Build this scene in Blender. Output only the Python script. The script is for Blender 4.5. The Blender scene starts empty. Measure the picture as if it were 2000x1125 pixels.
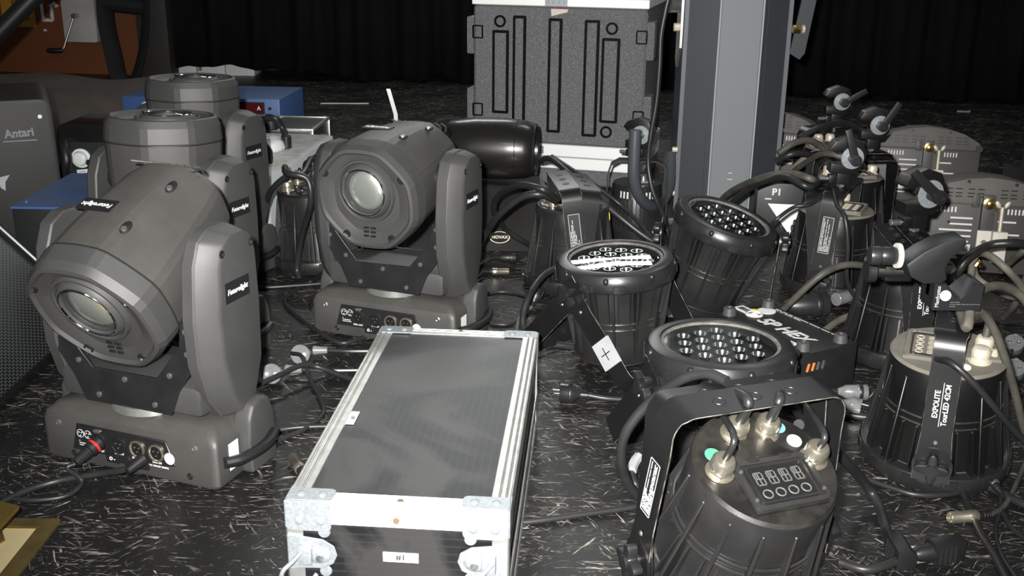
import bpy, bmesh, math, random
from mathutils import Matrix, Vector
random.seed(7)
SC = bpy.context.scene
COL = SC.collection
PI = math.pi
R = math.radians

# ------------------------------------------------------------------ camera maths (a photo point -> a point on a level plane / upright plane)
F, PITCH, ROLL, H = 2100., R(18.5), R(0.65), 0.95
def ray(px, py):
    u = (px - 1000) / F; v = -(py - 562.5) / F
    c, s = math.cos(ROLL), math.sin(ROLL)
    u, v = u * c - v * s, u * s + v * c
    return (u, math.cos(PITCH) + v * math.sin(PITCH), -math.sin(PITCH) + v * math.cos(PITCH))
def at(px, py, z=0.):
    d = ray(px, py); t = (z - H) / d[2]
    return Vector((d[0] * t, d[1] * t, z))
def aty(px, py, y):
    d = ray(px, py); t = y / d[1]
    return Vector((d[0] * t, y, H + d[2] * t))

T = Matrix.Translation
def RX(a): return Matrix.Rotation(R(a), 4, 'X')
def RY(a): return Matrix.Rotation(R(a), 4, 'Y')
def RZ(a): return Matrix.Rotation(R(a), 4, 'Z')
def SCL(x, y, z): return Matrix.Diagonal((x, y, z, 1))
I4 = Matrix.Identity(4)
FRONT = RX(90)            # xy-plane drawing -> faces -y, upright

# ------------------------------------------------------------------ materials
MATS = {}
def mat(name, col, rough=.5, metal=0., noise=0., nscale=30., col2=None, bump=0., bscale=200., dust=0., dustcol=(.2, .185, .165), coat=0., spec=.5, detail=4):
    if name in MATS: return MATS[name]
    m = bpy.data.materials.new(name); m.use_nodes = True
    nt = m.node_tree; N = nt.nodes; L = nt.links
    b = N['Principled BSDF']
    b.inputs['Roughness'].default_value = rough; b.inputs['Metallic'].default_value = metal
    b.inputs['Coat Weight'].default_value = coat
    b.inputs['Specular IOR Level'].default_value = spec
    tc = N.new('ShaderNodeTexCoord')
    rgb = N.new('ShaderNodeRGB'); rgb.outputs[0].default_value = (*col, 1)
    out = rgb.outputs[0]
    if noise:
        n = N.new('ShaderNodeTexNoise'); n.inputs['Scale'].default_value = nscale; n.inputs['Detail'].default_value = detail
        L.new(tc.outputs['Object'], n.inputs['Vector'])
        r = N.new('ShaderNodeMapRange'); r.inputs['From Min'].default_value = .38; r.inputs['From Max'].default_value = .68
        r.inputs['To Max'].default_value = noise
        L.new(n.outputs['Fac'], r.inputs['Value'])
        mx = N.new('ShaderNodeMix'); mx.data_type = 'RGBA'
        L.new(r.outputs[0], mx.inputs['Factor']); L.new(out, mx.inputs['A'])
        mx.inputs['B'].default_value = (*(col2 or tuple(min(1, c * 1.8) for c in col)), 1)
        out = mx.outputs['Result']
    if dust:
        g = N.new('ShaderNodeNewGeometry'); sx = N.new('ShaderNodeSeparateXYZ'); L.new(g.outputs['Normal'], sx.inputs[0])
        r = N.new('ShaderNodeMapRange'); r.inputs['From Min'].default_value = .35; r.inputs['From Max'].default_value = 1.; r.inputs['To Max'].default_value = dust
        L.new(sx.outputs['Z'], r.inputs['Value'])
        n = N.new('ShaderNodeTexNoise'); n.inputs['Scale'].default_value = 18; n.inputs['Detail'].default_value = 8; n.inputs['Roughness'].default_value = .7
        L.new(tc.outputs['Object'], n.inputs['Vector'])
        r2 = N.new('ShaderNodeMapRange'); r2.inputs['From Min'].default_value = .3; r2.inputs['From Max'].default_value = .65
        L.new(n.outputs['Fac'], r2.inputs['Value'])
        mu = N.new('ShaderNodeMath'); mu.operation = 'MULTIPLY'; L.new(r.outputs[0], mu.inputs[0]); L.new(r2.outputs[0], mu.inputs[1])
        mx = N.new('ShaderNodeMix'); mx.data_type = 'RGBA'
        L.new(mu.outputs[0], mx.inputs['Factor']); L.new(out, mx.inputs['A']); mx.inputs['B'].default_value = (*dustcol, 1)
        out = mx.outputs['Result']
    L.new(out, b.inputs['Base Color'])
    if bump:
        n = N.new('ShaderNodeTexNoise'); n.inputs['Scale'].default_value = bscale; n.inputs['Detail'].default_value = 3
        L.new(tc.outputs['Object'], n.inputs['Vector'])
        bp = N.new('ShaderNodeBump'); bp.inputs['Strength'].default_value = bump; bp.inputs['Distance'].default_value = .002
        L.new(n.outputs['Fac'], bp.inputs['Height']); L.new(bp.outputs[0], b.inputs['Normal'])
    MATS[name] = m
    return m

K_head  = mat('dusty charcoal plastic', (.043, .0425, .04), .48, noise=.45, nscale=12, col2=(.07, .068, .061), bump=.12, bscale=700, dust=.45, dustcol=(.085, .08, .068))
K_headf = mat('clean charcoal plastic', (.046, .046, .045), .54, noise=.4, nscale=12, col2=(.027, .027, .0265), bump=.1, bscale=700)
K_black = mat('black plastic', (.012, .012, .013), .42)
K_plate = mat('black painted steel', (.011, .011, .012), .4, noise=.25, nscale=20, col2=(.03, .03, .03))
K_par   = mat('black cast aluminium', (.0145, .0145, .015), .32, noise=.35, nscale=16, col2=(.034, .033, .031), bump=.08, bscale=500)
K_pard  = mat('black cast aluminium dusty', (.0055, .0055, .0058), .38, noise=.3, nscale=16, col2=(.012, .0115, .0105), bump=.08, bscale=500, dust=.4, dustcol=(.3, .28, .23))
K_cap   = mat('dark lamp back plate', (.0075, .0073, .007), .42, noise=.8, nscale=26, col2=(.027, .025, .021), bump=.1, bscale=400)
K_capd  = mat('dust covered back plate', (.13, .12, .1), .8, noise=.7, nscale=20, col2=(.2, .185, .155), bump=.15, bscale=300)
K_capf  = mat('black back plate', (.02, .02, .02), .32, noise=.3, nscale=22, col2=(.05, .05, .045))
K_yoke  = mat('black powder coat', (.008, .008, .0085), .36, noise=.2, nscale=18, col2=(.018, .0175, .0165))
K_edge  = mat('worn bright edge', (.03, .029, .028), .4, .2, noise=1., nscale=45, col2=(.3, .27, .22))
K_alu   = mat('brushed aluminium', (.56, .57, .54), .36, .8, noise=.6, nscale=40, col2=(.36, .365, .34), bump=.05, bscale=300)
K_walu  = mat('flash whitened aluminium', (.93, .95, .93), .4, .1)  # near-white colour holds the flash glare on aluminium facing the camera
K_zinc  = mat('zinc plated steel', (.36, .39, .41), .42, .5, noise=.5, nscale=220, col2=(.2, .22, .23))
K_chr   = mat('polished chrome', (.82, .83, .84), .1, 1.)
K_refl = mat('led reflector', (.8, .8, .8), .17, 1.)
K_screw = mat('steel screw', (.5, .5, .49), .3, .9)
K_gland = mat('nickel gland', (.62, .57, .46), .3, .9, noise=.4, nscale=60, col2=(.4, .36, .29))
K_glandd = mat('dusty nickel gland', (.66, .6, .48), .5, .3, noise=.5, nscale=60, col2=(.5, .45, .36))
K_cable = mat('black rubber cable', (.017, .017, .018), .4, noise=.3, nscale=30, col2=(.035, .034, .032))
K_cabg  = mat('dusty rubber cable', (.05, .048, .04), .55, noise=.6, nscale=25, col2=(.11, .1, .08))
K_cabt  = mat('grey brown dusty cable', (.12, .11, .09), .6, noise=.6, nscale=25, col2=(.2, .185, .15))
K_white = mat('white print', (.62, .62, .61), .5)
K_stick = mat('white paper sticker', (.78, .79, .77), .6)
K_blk   = mat('dark sticker', (.01, .01, .011), .45)
K_glass = None
K_blue  = mat('blue painted steel', (.045, .115, .3), .42, noise=.5, nscale=10, col2=(.055, .09, .17), dust=.5, dustcol=(.1, .1, .1))
K_wplas = mat('off white painted steel', (.62, .65, .66), .45, dust=.75, dustcol=(.3, .25, .2), noise=.2, nscale=10, col2=(.5, .53, .54))
K_wpl   = mat('white plastic', (.75, .78, .77), .4)
K_gplas = mat('grey painted metal', (.021, .0205, .0205), .5, noise=.3, nscale=14, col2=(.017, .0165, .016), spec=.3)
K_tower = mat('slate grey powder coat', (.031, .035, .041), .5, noise=.3, nscale=9, col2=(.026, .03, .036), bump=.06, bscale=600)  # tower flanks: same grey darkened, their shade put into the colour
K_tower_lit = mat('slate grey lit by flash', (.165, .178, .188), .6, noise=.2, nscale=9, col2=(.14, .152, .162))  # same grey made lighter, flash light on the front put into the colour
K_brass = mat('scratched brass', (.55, .39, .13), .3, .9, noise=.7, nscale=18, col2=(.42, .27, .06), bump=.1, bscale=90)
K_brassd = mat('tarnished brass', (.3, .22, .085), .45, .8, noise=.7, nscale=25, col2=(.17, .125, .05))
K_gold  = mat('gold washer', (.75, .55, .2), .25, 1.)
K_red   = mat('red plastic', (.6, .02, .02), .4)
K_yel   = mat('yellow sticker', (.85, .7, .03), .5)
K_gre   = mat('green sticker', (.06, .25, .15), .5)
K_lblu  = mat('light blue sticker', (.12, .3, .4), .5)
K_tape  = mat('silver gaffer tape', (.4, .41, .42), .5, noise=.4, nscale=40, col2=(.3, .31, .32))
K_flood = mat('dusty grey flood housing', (.085, .08, .073), .62, noise=.5, nscale=14, col2=(.12, .113, .1), bump=.1, bscale=400)
K_floodp = mat('graphite flood panel', (.05, .048, .045), .5, noise=.4, nscale=18, col2=(.07, .066, .06))
K_bag   = mat('charcoal moulded case', (.014, .0135, .013), .45, noise=.4, nscale=9, col2=(.022, .021, .0195))
K_gloss = mat('glossy black shell', (.009, .0088, .0086), .3, noise=.5, nscale=9, col2=(.016, .0145, .0135), coat=.2)
K_disp  = mat('smoked display window', (.012, .012, .012), .12)
K_seg   = mat('display segments', (.1, .1, .095), .5)
K_dred  = mat('dark red display', (.07, .008, .008), .2)
K_cloth = mat('brown grey blanket', (.075, .058, .047), .95, noise=.7, nscale=7, col2=(.05, .04, .034), bump=.4, bscale=150)
K_strap = mat('black fabric', (.009, .009, .01), .85)
K_clear = mat('translucent grey plastic', (.17, .175, .175), .2, noise=.6, nscale=50, col2=(.09, .095, .095))
K_white2 = mat('dusty white block', (.62, .6, .53), .55, noise=.4, nscale=30, col2=(.48, .46, .4))

def glass_mat():
    m = bpy.data.materials.new('clear lens glass'); m.use_nodes = True
    N = m.node_tree.nodes; L = m.node_tree.links; N.clear()
    o = N.new('ShaderNodeOutputMaterial'); mx = N.new('ShaderNodeMixShader'); t = N.new('ShaderNodeBsdfTransparent'); g = N.new('ShaderNodeBsdfGlossy')
    g.inputs['Roughness'].default_value = .02; lw = N.new('ShaderNodeLayerWeight'); lw.inputs['Blend'].default_value = .5; pw = N.new('ShaderNodeMath'); pw.operation = 'POWER'; pw.inputs[1].default_value = 4.; f = N.new('ShaderNodeMapRange'); f.inputs['To Min'].default_value = .04; f.inputs['To Max'].default_value = .9; L.new(lw.outputs['Facing'], pw.inputs[0]); L.new(pw.outputs[0], f.inputs['Value'])
    t.inputs['Color'].default_value = (.93, .95, .94, 1)
    L.new(f.outputs[0], mx.inputs[0]); L.new(t.outputs[0], mx.inputs[1]); L.new(g.outputs[0], mx.inputs[2]); L.new(mx.outputs[0], o.inputs[0])
    return m
K_glass = glass_mat()
def lens_disc_mat():
    m = bpy.data.materials.new('silvered lens disc'); m.use_nodes = True
    b = m.node_tree.nodes['Principled BSDF']
    b.inputs['Base Color'].default_value = (.78, .79, .74, 1); b.inputs['Roughness'].default_value = .28; b.inputs['Metallic'].default_value = .8
    b.inputs['Coat Weight'].default_value = 1.; b.inputs['IOR'].default_value = 1.7
    return m
K_lens_disc = lens_disc_mat()  # pale metal, set behind the glass to catch the flash

def floor_mat():
    m = bpy.data.materials.new('scratched black stage floor'); m.use_nodes = True
    nt = m.node_tree; N = nt.nodes; L = nt.links; b = N['Principled BSDF']
    tc = N.new('ShaderNodeTexCoord')
    def streak(rot, sx, sy, lo, hi, wscale, wamt):
        mp = N.new('ShaderNodeMapping'); mp.inputs['Rotation'].default_value = (0, 0, R(rot)); 
        L.new(tc.outputs['Object'], mp.inputs['Vector'])
        mp2 = N.new('ShaderNodeMapping'); mp2.inputs['Scale'].default_value = (sx, sy, 1)
        L.new(mp.outputs[0], mp2.inputs['Vector'])
        n = N.new('ShaderNodeTexNoise'); n.inputs['Scale'].default_value = 1.; n.inputs['Detail'].default_value = 3; n.inputs['Roughness'].default_value = .65
        n.inputs['Distortion'].default_value = wamt
        L.new(mp2.outputs[0], n.inputs['Vector'])
        r = N.new('ShaderNodeMapRange'); r.inputs['From Min'].default_value = lo; r.inputs['From Max'].default_value = hi
        L.new(n.outputs['Fac'], r.inputs['Value'])
        # patchiness
        p = N.new('ShaderNodeTexNoise'); p.inputs['Scale'].default_value = wscale; p.inputs['Detail'].default_value = 5; p.inputs['Roughness'].default_value = .7
        L.new(tc.outputs['Object'], p.inputs['Vector'])
        r2 = N.new('ShaderNodeMapRange'); r2.inputs['From Min'].default_value = .47; r2.inputs['From Max'].default_value = .6
        L.new(p.outputs['Fac'], r2.inputs['Value'])
        mu = N.new('ShaderNodeMath'); mu.operation = 'MULTIPLY'; L.new(r.outputs[0], mu.inputs[0]); L.new(r2.outputs[0], mu.inputs[1])
        return mu.outputs[0]
    ss = [streak(3, 16, 150, .6, .665, 4, .9), streak(-18, 13, 120, .615, .68, 3.2, .8), streak(32, 16, 170, .62, .68, 3, .7),
          streak(62, 18, 160, .625, .685, 3.6, .8), streak(-52, 16, 150, .625, .685, 5, .9), streak(8, 45, 110, .63, .685, 6, 1.2)]
    o = ss[0]
    for s in ss[1:]:
        mx = N.new('ShaderNodeMath'); mx.operation = 'MAXIMUM'; L.new(o, mx.inputs[0]); L.new(s, mx.inputs[1]); o = mx.outputs[0]
    big = N.new('ShaderNodeTexNoise'); big.inputs['Scale'].default_value = 3; big.inputs['Detail'].default_value = 8
    L.new(tc.outputs['Object'], big.inputs['Vector'])
    base = N.new('ShaderNodeMix'); base.data_type = 'RGBA'; base.inputs['A'].default_value = (.006, .006, .0064, 1); base.inputs['B'].default_value = (.0135, .013, .0128, 1)
    L.new(big.outputs['Fac'], base.inputs['Factor'])
    colv = N.new('ShaderNodeTexNoise'); colv.inputs['Scale'].default_value = 9
    L.new(tc.outputs['Object'], colv.inputs['Vector'])
    sc = N.new('ShaderNodeMix'); sc.data_type = 'RGBA'; sc.inputs['A'].default_value = (.3, .26, .2, 1); sc.inputs['B'].default_value = (.5, .48, .44, 1)
    L.new(colv.outputs['Fac'], sc.inputs['Factor'])
    f = N.new('ShaderNodeMix'); f.data_type = 'RGBA'; L.new(o, f.inputs['Factor']); L.new(base.outputs['Result'], f.inputs['A']); L.new(sc.outputs['Result'], f.inputs['B'])
    L.new(f.outputs['Result'], b.inputs['Base Color'])
    rr = N.new('ShaderNodeMapRange'); rr.inputs['To Min'].default_value = .3; rr.inputs['To Max'].default_value = .55
    L.new(big.outputs['Fac'], rr.inputs['Value']); L.new(rr.outputs[0], b.inputs['Roughness'])
    bp = N.new('ShaderNodeBump'); bp.inputs['Strength'].default_value = .25; bp.inputs['Distance'].default_value = .001
    fn = N.new('ShaderNodeTexNoise'); fn.inputs['Scale'].default_value = 160; fn.inputs['Detail'].default_value = 4
    L.new(tc.outputs['Object'], fn.inputs['Vector']); L.new(fn.outputs['Fac'], bp.inputs['Height']); L.new(bp.outputs[0], b.inputs['Normal'])
    return m
def grain_mat():
    m = bpy.data.materials.new('leather grain black plastic'); m.use_nodes = True
    N = m.node_tree.nodes; L = m.node_tree.links; b = N['Principled BSDF']
    b.inputs['Base Color'].default_value = (.13, .135, .138, 1); b.inputs['Roughness'].default_value = .4
    b.inputs['Specular IOR Level'].default_value = .8
    tc = N.new('ShaderNodeTexCoord'); v = N.new('ShaderNodeTexVoronoi'); v.inputs['Scale'].default_value = 330
    L.new(tc.outputs['Object'], v.inputs['Vector'])
    n = N.new('ShaderNodeTexNoise'); n.inputs['Scale'].default_value = 260; L.new(tc.outputs['Object'], n.inputs['Vector'])
    a = N.new('ShaderNodeMath'); a.operation = 'ADD'; L.new(v.outputs['Distance'], a.inputs[0]); L.new(n.outputs['Fac'], a.inputs[1])
    bp = N.new('ShaderNodeBump'); bp.inputs['Strength'].default_value = 1.; bp.inputs['Distance'].default_value = .0022
    L.new(a.outputs[0], bp.inputs['Height']); L.new(bp.outputs[0], b.inputs['Normal'])
    return m
def stripe_mat(axis='X', nm='ribbed laminate with dust'):
    m = bpy.data.materials.new(nm); m.use_nodes = True
    N = m.node_tree.nodes; L = m.node_tree.links; b = N['Principled BSDF']
    tc = N.new('ShaderNodeTexCoord')
    w = N.new('ShaderNodeTexWave'); w.inputs['Scale'].default_value = 26; w.bands_direction = axis; w.inputs['Distortion'].default_value = 0
    L.new(tc.outputs['Object'], w.inputs['Vector'])
    r = N.new('ShaderNodeMapRange'); r.inputs['From Min'].default_value = .75; r.inputs['To Max'].default_value = .3
    L.new(w.outputs['Fac'], r.inputs['Value'])
    mx = N.new('ShaderNodeMix'); mx.data_type = 'RGBA'; mx.inputs['A'].default_value = (.006, .0064, .0072, 1); mx.inputs['B'].default_value = (.034, .034, .036, 1)
    L.new(r.outputs[0], mx.inputs['Factor'])
    n = N.new('ShaderNodeTexNoise'); n.inputs['Scale'].default_value = 3.2; n.inputs['Detail'].default_value = 5; n.inputs['Distortion'].default_value = 2.2
    L.new(tc.outputs['Object'], n.inputs['Vector'])
    r2 = N.new('ShaderNodeMapRange'); r2.inputs['From Min'].default_value = .44; r2.inputs['From Max'].default_value = .56; r2.inputs['To Max'].default_value = .8
    L.new(n.outputs['Fac'], r2.inputs['Value'])
    m2 = N.new('ShaderNodeMix'); m2.data_type = 'RGBA'; L.new(r2.outputs[0], m2.inputs['Factor']); L.new(mx.outputs['Result'], m2.inputs['A']); m2.inputs['B'].default_value = (.034, .0335, .0325, 1)
    L.new(m2.outputs['Result'], b.inputs['Base Color']); b.inputs['Roughness'].default_value = .4
    return m
def hex_mat():
    # perforated speaker grille: hexagonal holes
    m = bpy.data.materials.new('hexagon perforated steel'); m.use_nodes = True
    N = m.node_tree.nodes; L = m.node_tree.links; b = N['Principled BSDF']
    tc = N.new('ShaderNodeTexCoord'); sp = N.new('ShaderNodeSeparateXYZ'); L.new(tc.outputs['Object'], sp.inputs[0])
    def mth(op, a, bb=None):
        n = N.new('ShaderNodeMath'); n.operation = op
        for i, q in enumerate((a, bb)):
            if q is None: continue
            if isinstance(q, (int, float)): n.inputs[i].default_value = q
            else: L.new(q, n.inputs[i])
        return n.outputs[0]
    S = 1 / .0105
    x = mth('MULTIPLY', sp.outputs['X'], S); y = mth('MULTIPLY', sp.outputs['Y'], S)
    def cell(ox, oy):
        ax = mth('ABSOLUTE', mth('SUBTRACT', mth('FLOORED_MODULO', mth('ADD', x, ox), 1.0), .5))
        ay = mth('ABSOLUTE', mth('SUBTRACT', mth('FLOORED_MODULO', mth('ADD', y, oy), 1.7320508), .8660254))
        return mth('MAXIMUM', ax, mth('ADD', mth('MULTIPLY', ax, .5), mth('MULTIPLY', ay, .8660254)))
    d = mth('MINIMUM', cell(0, 0), cell(.5, .8660254))
    hole = mth('LESS_THAN', d, .4)
    mx = N.new('ShaderNodeMix'); mx.data_type = 'RGBA'; L.new(hole, mx.inputs['Factor']); mx.inputs['A'].default_value = (.085, .085, .09, 1); mx.inputs['B'].default_value = (.004, .006, .006, 1)
    L.new(mx.outputs['Result'], b.inputs['Base Color']); b.inputs['Roughness'].default_value = .5
    bp = N.new('ShaderNodeBump'); bp.inputs['Strength'].default_value = 1; bp.inputs['Distance'].default_value = .002; bp.invert = True
    L.new(hole, bp.inputs['Height']); L.new(bp.outputs[0], b.inputs['Normal'])
    return m
K_floor, K_grain, K_stripe, K_hex = floor_mat(), grain_mat(), stripe_mat(), hex_mat()
K_stripez = stripe_mat('Z', 'ribbed laminate level')
K_groove = mat('smooth shaded groove', (.002, .002, .0022), .5, spec=.08)  # near-black colour carries the shade of the moulded grooves

# ------------------------------------------------------------------ mesh builder
class B:
    def __init__(s): s.bm = bmesh.new()
    def _merge(s, tmp, M=None):
        if M is not None: bmesh.ops.transform(tmp, matrix=M, verts=tmp.verts)
        me = bpy.data.meshes.new('tmp'); tmp.to_mesh(me); tmp.free(); s.bm.from_mesh(me); bpy.data.meshes.remove(me)
        return s
    def _bev(s, t, bev, seg, ang=25):
        if bev <= 0: return
        es = [e for e in t.edges if len(e.link_faces) == 2 and e.calc_face_angle(0) > R(ang)]
        bmesh.ops.bevel(t, geom=es, offset=bev, segments=seg, affect='EDGES', profile=.6, clamp_overlap=True)
    def box(s, c, d, M=None, bev=0., seg=2):
        t = bmesh.new(); bmesh.ops.create_cube(t, size=1.)
        bmesh.ops.transform(t, matrix=SCL(*d), verts=t.verts); s._bev(t, bev, seg)
        X = T(c) if M is None else M @ T(c)
        return s._merge(t, X)
    def prism(s, poly, a, b, M=None, bev=0., seg=2, poly2=None, ang=25):
        # polygon in xy, extruded z from a to b (optionally to another outline at b)
        t = bmesh.new(); p2 = poly2 or poly
        lo = [t.verts.new((x, y, a)) for x, y in poly]; hi = [t.verts.new((x, y, b)) for x, y in p2]
        n = len(poly)
        for i in range(n): t.faces.new((lo[i], lo[(i + 1) % n], hi[(i + 1) % n], hi[i]))
        t.faces.new(lo[::-1]); t.faces.new(hi)
        bmesh.ops.recalc_face_normals(t, faces=t.faces); s._bev(t, bev, seg, ang)
        return s._merge(t, M)
    def loft(s, rings, M=None, caps=(True, True), closed=True):
        t = bmesh.new(); vs = [[t.verts.new(p) for p in r] for r in rings]; n = len(rings[0])
        for a, b in zip(vs, vs[1:]):
            for i in range(n if closed else n - 1):
                j = (i + 1) % n; t.faces.new((a[i], a[j], b[j], b[i]))
        if caps[0]: t.faces.new(vs[0][::-1])
        if caps[1]: t.faces.new(vs[-1])
        bmesh.ops.recalc_face_normals(t, faces=t.faces)
        return s._merge(t, M)
    def lathe(s, prof, seg=32, M=None, caps=(True, True)):
        rings = []
        for r, z in prof:
            r = max(r, 1e-5); rings.append([(r * math.cos(2 * PI * i / seg), r * math.sin(2 * PI * i / seg), z) for i in range(seg)])
        return s.loft(rings, M, caps)
    def cyl(s, p0, p1, r0, r1=None, seg=20, bev=0.):
        p0, p1 = Vector(p0), Vector(p1); d = p1 - p0; q = d.to_track_quat('Z', 'Y').to_matrix().to_4x4()
        r1 = r0 if r1 is None else r1; h = d.length
        pr = [(r0, 0), (r1, h)] if bev <= 0 else [(r0 - bev, 0), (r0, bev), (r1, h - bev), (r1 - bev, h)]
        return s.lathe(pr, seg, T(p0) @ q)
    def sphere(s, c, r, sc=(1, 1, 1), seg=16, M=None):
        t = bmesh.new(); bmesh.ops.create_uvsphere(t, u_segments=seg, v_segments=max(6, seg // 2), radius=r)
        X = T(c) @ SCL(*sc)
        return s._merge(t, X if M is None else M @ X)
    def torus(s, Rr, r, M=None, seg=32, ms=8, a0=0, a1=360):
        full = abs(a1 - a0) >= 359.9; n = seg if full else seg + 1; rings = []
        for i in range(n):
            a = R(a0 + (a1 - a0) * i / seg)
            rings.append([((Rr + r * math.cos(b)) * math.cos(a), (Rr + r * math.cos(b)) * math.sin(a), r * math.sin(b)) for b in [2 * PI * k / ms for k in range(ms)]])
        if full: rings.append(rings[0])
        return s.loft(rings, M, (not full, not full))
    def tube(s, pts, r, seg=10, smooth=8, M=None, flat=1.):
        P = spline(pts, smooth) if smooth > 1 else [Vector(p) for p in pts]
        rings = []; up = None
        for i, p in enumerate(P):
            d = (P[min(i + 1, len(P) - 1)] - P[max(i - 1, 0)]).normalized()
            if up is None: up = d.orthogonal().normalized()
            up = (up - d * up.dot(d)).normalized(); sd = d.cross(up)
            rings.append([p + up * r * math.cos(2 * PI * k / seg) + sd * r * flat * math.sin(2 * PI * k / seg) for k in range(seg)])
        return s.loft(rings, M)
    def strap(s, path, widths, th, M=None):
        # path in the xz plane, width along y
        P = [Vector((x, 0, z)) for x, z in path]; rings = []
        for i, p in enumerate(P):
            d = (P[min(i + 1, len(P) - 1)] - P[max(i - 1, 0)]).normalized(); n = Vector((-d.z, 0, d.x)); w = widths[i] / 2
            rings.append([p + n * th / 2 + Vector((0, w, 0)), p - n * th / 2 + Vector((0, w, 0)), p - n * th / 2 - Vector((0, w, 0)), p + n * th / 2 - Vector((0, w, 0))])
        return s.loft(rings, M)
    def mesh(s, name, material, ang=35):
        me = bpy.data.meshes.new(name); bmesh.ops.remove_doubles(s.bm, verts=s.bm.verts, dist=1e-6)
        s.bm.to_mesh(me); s.bm.free(); me.materials.append(material)
        me.shade_smooth(); me.set_sharp_from_angle(angle=R(ang))
        return me
def spline(pts, n=8):
    P = [Vector(p) for p in pts]
    if len(P) < 3: return P
    out = []
    for i in range(len(P) - 1):
        p0 = P[i - 1] if i else P[0] * 2 - P[1]; p1, p2 = P[i], P[i + 1]; p3 = P[i + 2] if i + 2 < len(P) else P[-1] * 2 - P[-2]
        for k in range(n):
            t = k / n
            out.append(.5 * ((2 * p1) + (p2 - p0) * t + (2 * p0 - 5 * p1 + 4 * p2 - p3) * t * t + (3 * p1 - p0 - 3 * p2 + p3) * t ** 3))
    out.append(P[-1]); return out
def rrect(w, h, r, n=4, cx=0, cy=0):
    out = []
    for sx, sy, a0 in ((1, 1, 0), (-1, 1, 90), (-1, -1, 180), (1, -1, 270)):
        for k in range(n + 1):
            a = R(a0 + 90 * k / n); out.append((cx + sx * (w / 2 - r) + r * math.cos(a), cy + sy * (h / 2 - r) + r * math.sin(a)))
    return out
def ngon(r, n, a0=0): return [(r * math.cos(2 * PI * k / n + a0), r * math.sin(2 * PI * k / n + a0)) for k in range(n)]

CACHE = {}
def link(name, me, parent=None, M=None):
    o = bpy.data.objects.new(name, me); COL.objects.link(o)
    if parent is not None: o.parent = parent
    if M is not None: o.matrix_local = M
    return o
def part(name, key, build, material, parent=None, M=None, ang=35, label=None):
    k = (key, material.name) if key else None
    if k and k in CACHE: me = CACHE[k]
    else:
        me = build().mesh(name, material, ang)
        if k: CACHE[k] = me
    o = link(name, me, parent, M)
    if label: o['label'] = label
    return o
def tag(o, label, cat, group=None):
    o['label'] = label; o['category'] = cat
    if group: o['group'] = group
    return o
def thing(name, label, cat, loc=(0, 0, 0), rz=0., group=None, M=None):
    o = bpy.data.objects.new(name, None); COL.objects.link(o); o.empty_display_size = .05
    o.matrix_world = M if M is not None else T(loc) @ RZ(rz)
    return tag(o, label, cat, group)
def struct(name, b, material, ang=35):
    o = link(name, b.mesh(name, material, ang)); o['kind'] = 'structure'; return o
def solo(name, b, material, label, cat, M=None, group=None, ang=35):
    return tag(link(name, b.mesh(name, material, ang), None, M), label, cat, group)
def text(name, s, size, material, parent, M, bold=0., sx=1., label=None, shear=0.):
    k = ('txt', s, size, bold, sx, shear, material.name)
    if k not in CACHE:
        c = bpy.data.curves.new('t', 'FONT'); c.body = s; c.size = size; c.extrude = .0004; c.offset = bold; c.align_x = 'CENTER'; c.align_y = 'CENTER'; c.resolution_u = 3; c.shear = shear
        o = bpy.data.objects.new('t', c); COL.objects.link(o); bpy.context.view_layer.update()
        me = bpy.data.meshes.new_from_object(o.evaluated_get(bpy.context.evaluated_depsgraph_get()))
        bpy.data.objects.remove(o); bpy.data.curves.remove(c)
        me.transform(SCL(sx, 1, 1)); me.materials.clear(); me.materials.append(material); CACHE[k] = me
    o = link(name, CACHE[k], parent, M)
    if label: o['label'] = label
    return o
def print_rows(w, h, rows, seed=1, th=.4, z=.0006):
    b = B(); rnd = random.Random(seed)
    for i in range(rows):
        y = h / 2 - h * (i + .5) / rows; x = -w / 2
        while x < w / 2 - w * .06:
            L = min(rnd.uniform(.05, .22) * w, w / 2 - x)
            b.box((x + L / 2, y, z), (L, h / rows * th, .0004)); x += L + w * .025
            if rnd.random() < .15: break
    return b
def barcode(w, h, seed=1):
    b = B(); rnd = random.Random(seed); x = -w / 2
    while x < w / 2:
        q = rnd.choice((.012, .02, .035)) * w; b.box((x, 0, .0007), (q, h, .0004)); x += q + rnd.choice((.02, .03)) * w
    return b

# ------------------------------------------------------------------ the setting
b = B(); b.box((.3, 4.2, -.01), (11, 12, .02)); struct('floor', b, K_floor)
CURT = R(-10)
def curtain_pt(x): return 7.05 - (x + .3) * math.tan(R(16)) if x > -.3 else 7.05 - (x + .3) * -.17
def wallbox(p, q, z0, z1, th=.1):
    p, q = Vector((*p, 0)), Vector((*q, 0)); d = q - p; n = Vector((-d.y, d.x, 0)).normalized() * th
    return B().loft([[(v.x, v.y, z) for v in (p, q, q + n, p + n)] for z in (z0, z1)])
K_wall = mat('orange brown painted wall', (.19, .058, .018), .7, noise=.4, nscale=3, col2=(.16, .047, .014), bump=.1, bscale=120)
K_dark = mat('dark painted wall', (.008, .008, .009), .9)
struct('wall_left', wallbox((-6.2, 7.6), (-2.38, 7.181), 0, 3.2), K_wall)
struct('wall_back', wallbox((-2.7, 7.55), (5.5, 7.3), 0, 3.2), K_dark)

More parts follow.
